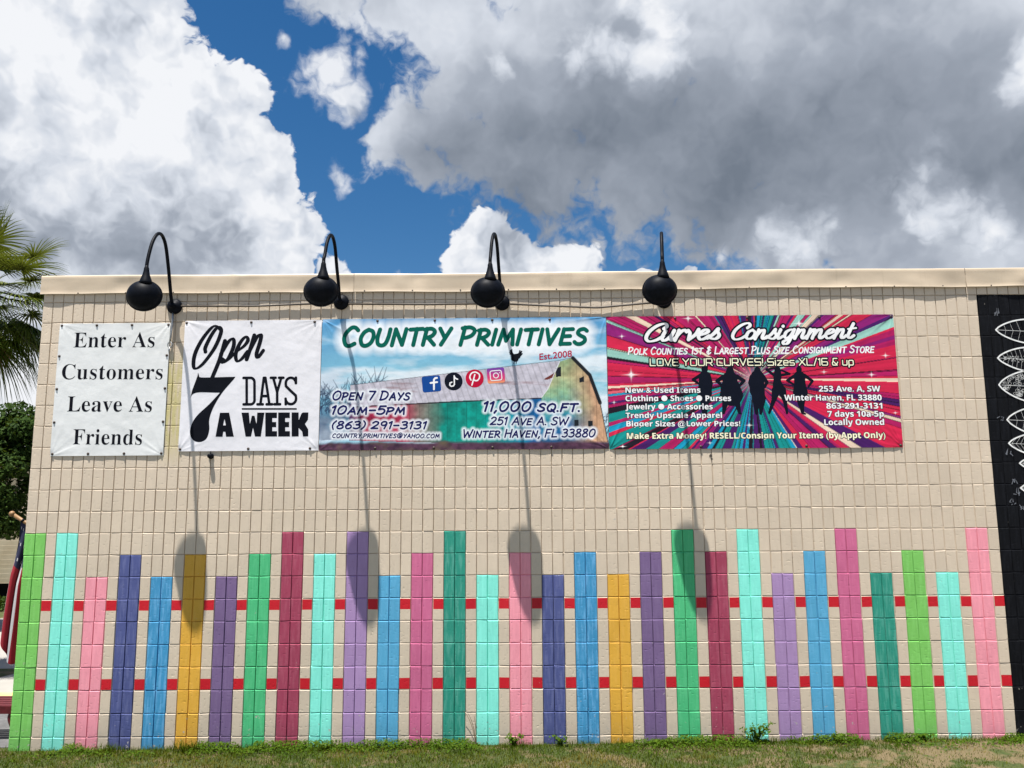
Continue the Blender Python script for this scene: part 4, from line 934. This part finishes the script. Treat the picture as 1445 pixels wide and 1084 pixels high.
# broken spots in the blocks under the rays banner
M['chip'] = plain('bare_block_chip', (.06, .05, .04), .9); rg = random.Random(3)
for (x, z, r) in ((6.493, 2.519, .016), (6.50, 2.487, .010), (7.33, 3.02, .012)):
    pts = [(x+r*(.7+.5*rg.random())*math.cos(k*.7), -.0022, z+GZ+r*(.7+.5*rg.random())*math.sin(k*.7)) for k in range(9)]
    mesh("block_chip", pts, [tuple(range(9))], M["chip"], shop)

# ------------------------------------------------------------------ plants
def leafmat(name, c, c2, trans=.25, rough=.6):
    m, n, b = new_mat(name); a = n.new('ShaderNodeAttribute', attribute_name="tint"); f = a.outputs['Fac']
    col = n.mix(f, c, c2); n.put(b.inputs['Base Color'], col); b.inputs['Roughness'].default_value = rough; b.inputs['Specular IOR Level'].default_value = .06
    tr = n.new('ShaderNodeBsdfTranslucent'); n.put(tr.inputs[0], n.mix(.5, col, (.14, .18, .005)))
    mx = n.new('ShaderNodeMixShader'); mx.inputs[0].default_value = trans
    out = m.node_tree.nodes['Material Output']; n.put(mx.inputs[1], b.outputs[0]); n.put(mx.inputs[2], tr.outputs[0]); n.put(out.inputs[0], mx.outputs[0]); return m
def raw_mesh(name, V, F, tint, mats, parent=None, midx=None, smooth=False):
    """many small faces at once; F is an (n,k) array; tint one value per vertex"""
    V = np.asarray(V, np.float32); me = bpy.data.meshes.new(name)
    if parent is not None: V = V-np.array(parent.location, np.float32)
    F = np.asarray(F, np.int32); k = F.shape[1]
    me.vertices.add(len(V)); me.vertices.foreach_set('co', V.reshape(-1)); me.loops.add(F.size); me.loops.foreach_set('vertex_index', F.reshape(-1))
    me.polygons.add(len(F)); me.polygons.foreach_set('loop_start', np.arange(len(F), dtype=np.int32)*k)
    if tint is not None:
        at = me.attributes.new("tint", 'FLOAT', 'POINT'); at.data.foreach_set('value', np.asarray(tint, np.float32))
    for m in (mats if isinstance(mats, (list, tuple)) else [mats]): me.materials.append(m)
    if midx is not None: me.polygons.foreach_set('material_index', np.asarray(midx, np.int32))
    if smooth: me.polygons.foreach_set('use_smooth', [True]*len(F))
    me.update(calc_edges=True); o = bpy.data.objects.new(name, me); COL.objects.link(o)
    if parent is not None: o.parent = parent
    return o
L_grass = leafmat("grass_blades", (.033, .076, .000), (.15, .116, .018), .2)
L_weed = leafmat("weed_leaves", (.028, .072, .002), (.085, .130, .010), .22)
L_straw = leafmat("dry_stems", (.20, .15, .08), (.30, .24, .14), .1)
L_oak = leafmat("oak_leaves", (.016, .036, .008), (.050, .088, .016), .15)
L_palm = leafmat("palm_leaves", (.026, .052, .006), (.145, .155, .026), .2, .42)
L_dead = leafmat("dead_palm_leaves", (.09, .055, .025), (.15, .10, .05), .1)
BARK = plain("bark", (.11, .085, .065), .9, 0, .35, 14, .8)
nr = np.random.default_rng(4)
def gzv(x, y): return -.02+.0088*np.clip(x, -3, 12)-.05*np.clip(y-.3, 0, 60)
def blades(x, y, h, w, tint, lean=.5):
    n = len(x); a = nr.uniform(0, 2*np.pi, n); b = nr.uniform(0, 2*np.pi, n); l = h*lean*nr.uniform(.2, 1.5, n); z = gzv(x, y)-.005
    sx, sy = np.cos(a)*w/2, np.sin(a)*w/2; lx, ly = np.cos(b)*l, np.sin(b)*l
    V = np.stack([np.stack([x-sx, y-sy, z], 1), np.stack([x+sx, y+sy, z], 1),
                  np.stack([x-sx*.8+lx*.35, y-sy*.8+ly*.35, z+h*.55], 1), np.stack([x+sx*.8+lx*.35, y+sy*.8+ly*.35, z+h*.55], 1),
                  np.stack([x+lx*1.0, y+ly*1.0, z+h*.98-l*.25], 1)], 1).reshape(-1, 3)
    i = np.arange(n)[:, None]*5; F = np.concatenate([i+[[0, 1, 3]], i+[[0, 3, 2]], i+[[2, 3, 4]]], 0); return V, F, np.repeat(tint, 5)
def lawn():
    N = 210000; x = nr.uniform(-3.2, 11.5, N); y = -nr.uniform(0, 1, N)**1.25*2.5-.015
    n1 = fbm(x*1.9+4, y*4.2, 3, 4); n2 = fbm(x*5, y*7, 8, 3); edge = np.exp(y/.10)
    dry = np.clip((x-5.2)/3.0, 0, 1)*.35+.06; keep = (n1 > dry*1.35+.02+.12*(n2 < .42)) | (nr.random(N) < .25) | (edge > .35)
    keep &= ~((y > -.06) & (nr.random(N) < .35))
    x, y, n1, n2, edge = x[keep], y[keep], n1[keep], n2[keep], edge[keep]; m = len(x)
    h = (.014+.040*nr.random(m)**1.6+.045*np.clip(n2-.45, 0, 1)+.045*edge*(n2 > .45)*nr.random(m))*(1-.35*np.clip((x-6)/3, 0, 1)*(1-edge))
    t = np.clip(nr.normal(.16, .14, m)+np.clip((.56-n1)*3.4, 0, .95)*(.55+.8*np.clip((x-4)/5, 0, 1))*np.clip((-y-.05)/.15, .1, 1), 0, 1)
    V, F, T = blades(x, y, h, nr.uniform(.0025, .0055, m), t, .7)
    tag(raw_mesh("grass", V, F, T, L_grass), "short patchy grass with dry straw spots along the foot of the wall", "grass", None, 'stuff')
lawn()
def leaves_at(C, Nrm, L, Wd, tint):
    """diamond leaf quads centred at C facing Nrm"""
    n = len(C); Nrm = Nrm/np.linalg.norm(Nrm, axis=1)[:, None]; r = nr.normal(size=(n, 3)); u = np.cross(Nrm, r); u /= np.linalg.norm(u, axis=1)[:, None]; w = np.cross(Nrm, u)
    L = np.broadcast_to(L, n)[:, None]; Wd = np.broadcast_to(Wd, n)[:, None]; k = Nrm*L*.12
    V = np.stack([C-u*L/2, C+w*Wd/2-k, C+u*L/2, C-w*Wd/2-k], 1).reshape(-1, 3); i = np.arange(n)[:, None]*4
    return V, i+np.arange(4)[None], np.repeat(tint, 4)
def clover():
    N = 30000; x = nr.uniform(-2, 11, N); y = -nr.exponential(.085, N)-.012; n = fbm(x*3.2+9, y*4, 44, 3); k = (n > .50) & (y > -1.2); x, y, n = x[k], y[k], n[k]; m = len(x)
    z = gzv(x, y)+nr.uniform(.008, .07, m)*np.clip((n-.48)*7, .25, 1.0)
    V, F, T = leaves_at(np.stack([x, y, z], 1), np.stack([nr.normal(0, .5, m), nr.normal(-.3, .5, m), np.ones(m)], 1), nr.uniform(.012, .026, m), nr.uniform(.009, .018, m), np.clip(nr.normal(.4, .25, m), 0, 1))
    tag(raw_mesh("weed_cover", V, F, T, L_weed), "low green weeds creeping along the foot of the wall", "weeds", None, 'stuff')
clover()
def weed(x, y, h, spread, nleaf, label, kind='leafy'):
    z = gz(x, y); root = thing("weed_plant", label, "plant", (x, y, z), "weeds at the foot of the wall"); rg = random.Random(int(x*1000)); mb = MB(); C = []; Nn = []
    ns = max(3, nleaf//14)
    for s in range(ns):
        a = rg.uniform(0, 6.28); l = spread*rg.uniform(.3, 1); hh = h*rg.uniform(.6, 1); dx, dy = math.cos(a)*l, -abs(math.sin(a)*l)*.7
        P = [(x, y, z-.01), (x+dx*.3, y+dy*.3, z+hh*.5), (x+dx*.7, y+dy*.7, z+hh*.85), (x+dx, y+dy, z+hh)]
        P = curve_pts(P, 4); mb.tube(P, [.0032*(1-.7*i/len(P)) for i in range(len(P))], 5)
        for i in range(nleaf//ns):
            t = rg.uniform(.25, 1.0); p = P[min(len(P)-1, int(t*(len(P)-1)))]
            C.append((p[0]+rg.gauss(0, .018), p[1]+rg.gauss(0, .014), p[2]+rg.gauss(0, .012))); Nn.append((rg.gauss(0, .6), rg.gauss(-.4, .6), 1))
    mb.obj("stem", L_straw if kind == 'dry' else L_weed, root)
    if C and kind != 'dry':
        C = np.array(C); n = len(C); V, F, T = leaves_at(C, np.array(Nn), nr.uniform(.025, .045, n), nr.uniform(.014, .026, n), np.clip(nr.normal(.35, .2, n), 0, 1)); raw_mesh("foliage", V, F, T, L_weed, root)
    return root
weed(6.79, -.05, .20, .16, 130, "bushy green weed in front of the right cyan picket, next to the crimson one")
weed(4.60, -.05, .10, .10, 70, "low leafy weed in front of the middle pink picket")
weed(5.02, -.06, .09, .09, 60, "small green weed left of the second navy picket base")
weed(7.52, -.05, .08, .11, 60, "small weed under the right lavender picket")
weed(8.28, -.05, .07, .10, 50, "small weed beside the right teal picket base")
weed(4.27, -.03, .34, .16, 26, "dry leafless weed stems rising between the teal and cyan pickets", 'dry')
def tuft(x, y, h, n, label):
    z = gz(x, y); root = thing("grass_tuft", label, "grass", (x, y, z), "tall grass tufts by the wall")
    xx = x+nr.normal(0, .06, n); yy = y-np.abs(nr.normal(0, .03, n)); V, F, T = blades(xx, yy, h*nr.uniform(.5, 1, n), nr.uniform(.004, .008, n), np.clip(nr.normal(.2, .12, n), 0, 1), .6); raw_mesh("blades", V, F, T, L_grass, root)
tuft(1.70, -.10, .15, 140, "tall tuft of grass below the left gold picket")
tuft(.95, -.08, .12, 110, "tuft of grass below the left blue picket")
tuft(2.95, -.07, .09, 90, "tuft of grass near the left crimson picket base")
tuft(5.95, -.07, .09, 80, "tuft of grass near the right purple picket base")

# oak behind the left end
def oak(label, cx, cy, cz, rx, ry, rz_, n, trunk):
    zb = gz(trunk[0], trunk[1]); root = thing("oak_tree", label, "tree", (trunk[0], trunk[1], zb)); mb = MB(); rg = random.Random(int(abs(cx)*100)); P0 = Vector((trunk[0], trunk[1], zb-.1)); top = Vector((cx, cy, cz-.2))
    mb.tube(curve_pts([P0, P0+Vector((.05, 0, 1.0)), (P0+top)/2+Vector((.1, .1, .2)), top], 6), [.22*(1-.6*i/18) for i in range(19)], 10)
    cl = []
    for i in range(84):
        v = Vector((rg.gauss(0, 1), rg.gauss(0, 1), rg.gauss(0, 1))).normalized()*rg.uniform(.25, 1.0); c = Vector((cx+v.x*rx, cy+v.y*ry, cz+v.z*rz_)); cl.append((c, rg.uniform(.32, .62)))
        if i < 26: mb.tube(curve_pts([(P0*.35+top*.65), (top+c)/2+Vector((0, 0, .15)), c], 4), [.07*(1-.8*k/8) for k in range(9)], 6)
    mb.obj("trunk", BARK, root, True); C = []; Nn = []; T = []
    for c, r in cl:
        m = n//84; v = nr.normal(size=(m, 3)); v /= np.linalg.norm(v, axis=1)[:, None]; q = nr.random(m)**.45
        C.append(np.array(c)+v*(q*r)[:, None]*[1.25, 1.25, .8]); Nn.append(v*.8+nr.normal(size=(m, 3))*.7+[0, 0, .5]); T.append(np.clip(nr.normal(rg.uniform(.1, .55), .22, m), 0, 1))
    C = np.concatenate(C); Nn = np.concatenate(Nn); V, F, T = leaves_at(C, Nn, nr.uniform(.08, .16, len(C)), nr.uniform(.04, .08, len(C)), np.concatenate(T)); raw_mesh("crown", V, F, T, L_oak, root)
oak("dark green oak behind the left end of the wall, under the palm", -8.75, 11.6, 2.95, 2.1, 1.6, 1.95, 84000, (-10.6, 11.8))

# cabbage palm
def palm():
    cx, cy, cz = -3.72, 4.4, 5.40; zb = gz(cx, cy); root = thing("palm_tree", "fan palm with green and dead fronds beside the left end of the wall", "palm", (cx, cy, zb)); rg = random.Random(12)
    P = [(cx-.15+.02*i, cy, zb-.1+(cz-zb)*i/12) for i in range(13)]; t = MB().tube(P, [.19+.02*(i % 2) for i in range(13)], 14); t.obj("trunk", BARK, root, True)
    def frond(az, el, L, R, mat, droop, tone):
        d = Vector((math.cos(az)*math.cos(el), math.sin(az)*math.cos(el), math.sin(el))); side = Vector((-math.sin(az), math.cos(az), 0)); up = side.cross(d)*-1
        if up.z < 0: up = -up
        base = Vector((cx, cy, cz))+d*.08; sag = Vector((0, 0, -1)); tip = base+d*L+sag*.10*L*droop; V = []; F = []; T = []
        pts = curve_pts([base, base+d*L*.55+Vector((0, 0, .03)), tip], 5)
        for a, b in zip(pts[:-1], pts[1:]):
            k = len(V); s = side*.011; a, b = Vector(a), Vector(b); V += [a-s, a+s, b+s*.8, b-s*.8]; F.append((k, k+1, k+2, k+3)); T += [tone]*4
        N = 40
        for i in range(N):
            f = (i+.5)/N*2-1; ang = f*2.25; rl = R*(1-.30*abs(f)**2)*rg.uniform(.9, 1.06)
            q = (d*math.cos(ang)+side*math.sin(ang)); q = (q+up*(.28*abs(f))+Vector((0, 0, rg.uniform(-.05, .05)))).normalized(); w = .0145*rg.uniform(.8, 1.15)
            wv = q.cross(up).normalized()*w; prev = None; tn = min(1, max(0, tone+rg.gauss(0, .13)))
            for j, s in enumerate((0, .22, .5, .75, 1.0)):
                p = tip+q*rl*s+sag*(rl*droop*.55*s**2.6)+Vector((rg.gauss(0, .006), rg.gauss(0, .006), 0))*s
                ww = wv*(.45, 1.0, .85, .5, .06)[j]; fold = up*(w*.5)*(1 if i % 2 else -1)*(1-s)
                k = len(V); V += [p-ww, p+ww+fold]; T += [tn]*2
                if prev is not None: F.append((prev, prev+1, k+1, k))
                prev = k
        raw_mesh("frond" if mat is L_palm else "dead_frond", [tuple(v) for v in V], F, T, mat, root)
    k = 0
    for el, n, L, R, dr, tone in ((1.25, 4, .95, .66, .25, .35), (.85, 7, .85, .72, .4, .65), (.42, 13, .84, .72, .6, .55), (.02, 14, .82, .72, .8, .35), (-.42, 15, .78, .70, 1.0, .18), (-.85, 14, .72, .68, 1.1, .1)):
        for i in range(n): k += 1; frond(2*math.pi*(i+.37*k)/n+rg.uniform(-.2, .2), el+rg.uniform(-.16, .16), L*rg.uniform(.85, 1.15), R*rg.uniform(.9, 1.1), L_palm, dr, tone)
    for i in range(9): frond(2*math.pi*i/9+.3, -1.05+rg.uniform(-.2, .2), .5, .5, L_dead, 1.3, .4)
palm()

# ------------------------------------------------------------------ what shows past the left end
nb = thing("neighbour_building", "pale siding building with a dark opening behind the oak at the left edge", "building", (-14, 18, gz(-14, 18)))
ms, n_, b_ = new_mat("pale_siding"); p_ = pos(n_); sp_ = n_.new('ShaderNodeSeparateXYZ'); n_.put(sp_.inputs[0], p_)
lap = n_.m('FRACT', n_.m('MULTIPLY', sp_.outputs['Z'], 7.0)); n_.put(b_.inputs['Base Color'], n_.mix(n_.ramp(n_.noise(p_, 3, 4), .3, .7), srgb(196, 178, 148), srgb(208, 192, 164))); bump(n_, b_, lap, .6, .03); b_.inputs['Roughness'].default_value = .8
MB().box((-30, 18, -.16), (-8.2, 26, 3.6)).box((-30, 18, -3), (-26, 26, -.16)).box((-9.2, 18, -3), (-8.2, 26, -.16)).box((-26, 25.8, -3), (-9.2, 26, -.16)).obj("wall", ms, nb)
MB().box((-30.2, 17.7, 3.6), (-8.0, 26.2, 3.85)).obj("roof", plain("grey_roof_edge", (.25, .24, .23), .7), nb)
MB().box((-26, 20.5, -3), (-9.2, 20.6, -.17)).obj("inner_wall", plain("opening_shade_black", (.012, .012, .013), .8), nb)  # near-black back wall: the shade inside the opening put into its colour
def hedge():
    n = 5200; x = nr.uniform(-26, -9.0, n); y = nr.normal(17.2, .22, n); z = gzv(x, y)+nr.random(n)**1.2*.42; root = thing("hedge", "low green hedge in front of the dark opening", "hedge", (-17, 17.2, gz(-17, 17.2)))
    V, F, T = leaves_at(np.stack([x, y, z], 1), nr.normal(size=(n, 3))+[0, -.3, .8], nr.uniform(.08, .16, n), nr.uniform(.05, .1, n), np.clip(nr.normal(.5, .25, n), 0, 1)); raw_mesh("foliage", V, F, T, L_oak, root)
hedge()
# limp flag on a short wooden pole at the corner
def flag():
    root = thing("flag", "limp striped flag hanging from a short wooden pole at the left corner of the wall", "flag", (-.02, .42, 1.85))
    WD = plain("wooden_pole", srgb(132, 100, 62), .55, 0, .15, 20); A = Vector((-.33, .34, 2.10)); B_ = Vector((-.01, .44, 1.87))
    MB().tube([A, A*.5+B_*.5, B_], [.019, .017, .017], 12).obj("pole", WD, root, True)
    MB().lathe(A, A-B_, [(0, .019), (.006, .027), (.02, .030), (.036, .024), (.045, .010)], 14).obj("finial", WD, root, True)
    MB().lathe(A*.72+B_*.28, A-B_, [(0, .021), (.022, .021)], 12, (True, True)).obj("pole_ring", M['lamp'], root, True)
    MB().box((-.03, .40, 1.80), (-.002, .48, 1.93)).obj("bracket", M['galv'], root)
    # cloth: hoist edge along the pole, gathered folds falling straight down
    nu, nv = 90, 40; V = []; F = []; mi = []
    for j in range(nv+1):
        v = j/nv
        for i in range(nu+1):
            u = i/nu; top = (A*.80+B_*.20).lerp(B_, min(1, u*1.0)*.82); k = min(1.0, v*2.2)
            px_ = top.x*(1-k)+k*(-.185+.21*(u-.5)*(1+.45*v)-.055*v); ph = u*22+2.2*math.sin(v*2.3)
            py_ = top.y+k*(.035*math.sin(ph)+.022*math.sin(ph*.43+1)); px_ += k*.014*math.cos(ph*1.0+.6)
            ln = 1.10+.20*math.sin(u*3.1+.2)-.10*abs(u-.45)
            V.append((px_, py_, top.z-.012-(v**1.05)*ln))
    for j in range(nv):
        for i in range(nu):
            a = j*(nu+1)+i; F.append((a, a+1, a+nu+2, a+nu+1)); u, v = (i+.5)/nu, (j+.5)/nv
            if v < .34+.03*math.sin(u*9):
                m_ = 2
                if i % 9 in (4, 5) and j % 5 in (2,): m_ = 1
            else: m_ = 1 if int(u*9+.4) % 3 == 0 else 0
            mi.append(m_)
    fl = [plain("red_cloth", srgb(138, 10, 30), .8, 0, .1, 60), plain("white_cloth", (.46, .45, .46), .8, 0, .05, 60), plain("navy_cloth", srgb(22, 26, 58), .8, 0, .1, 60)]
    o = mesh("flag_cloth", V, F, fl, root, mi, True)
flag()
bn = thing("bench", "dark red metal bench with a curved leg behind the left corner", "bench", (-.7, .62, gz(-.7, .6)))
RD = plain("dark_red_enamel", srgb(84, 22, 28), .4, 0, .2, 25, .05)
bs = MB(); z0 = gz(-.7, .6)
for i in range(5): bs.box((-1.75, .36+i*.085, z0+.30), (-.06, .425+i*.085, z0+.335))
bs.box((-1.75, .345, z0+.262), (-.06, .358, z0+.332)); bs.obj("seat", RD, bn)
for x in (-1.60, -.21):
    P = curve_pts([(x, .38, z0+.30), (x-.02, .37, z0+.22), (x+.02, .37, z0+.12), (x+.07, .37, z0+.02), (x+.09, .37, z0-.01)], 5); MB().tube(P, .017, 10).obj("leg", RD, bn, True)
    P = curve_pts([(x, .74, z0+.30), (x-.02, .75, z0+.22), (x+.02, .75, z0+.12), (x+.07, .75, z0+.02), (x+.09, .75, z0-.01)], 5); MB().tube(P, .017, 10).obj("leg", RD, bn, True)

sc.cycles.max_bounces = 6; sc.cycles.diffuse_bounces = 3; sc.cycles.glossy_bounces = 2; sc.cycles.transmission_bounces = 2
sc.cycles.caustics_reflective = False; sc.cycles.caustics_refractive = False
sc.cycles.use_denoising = True
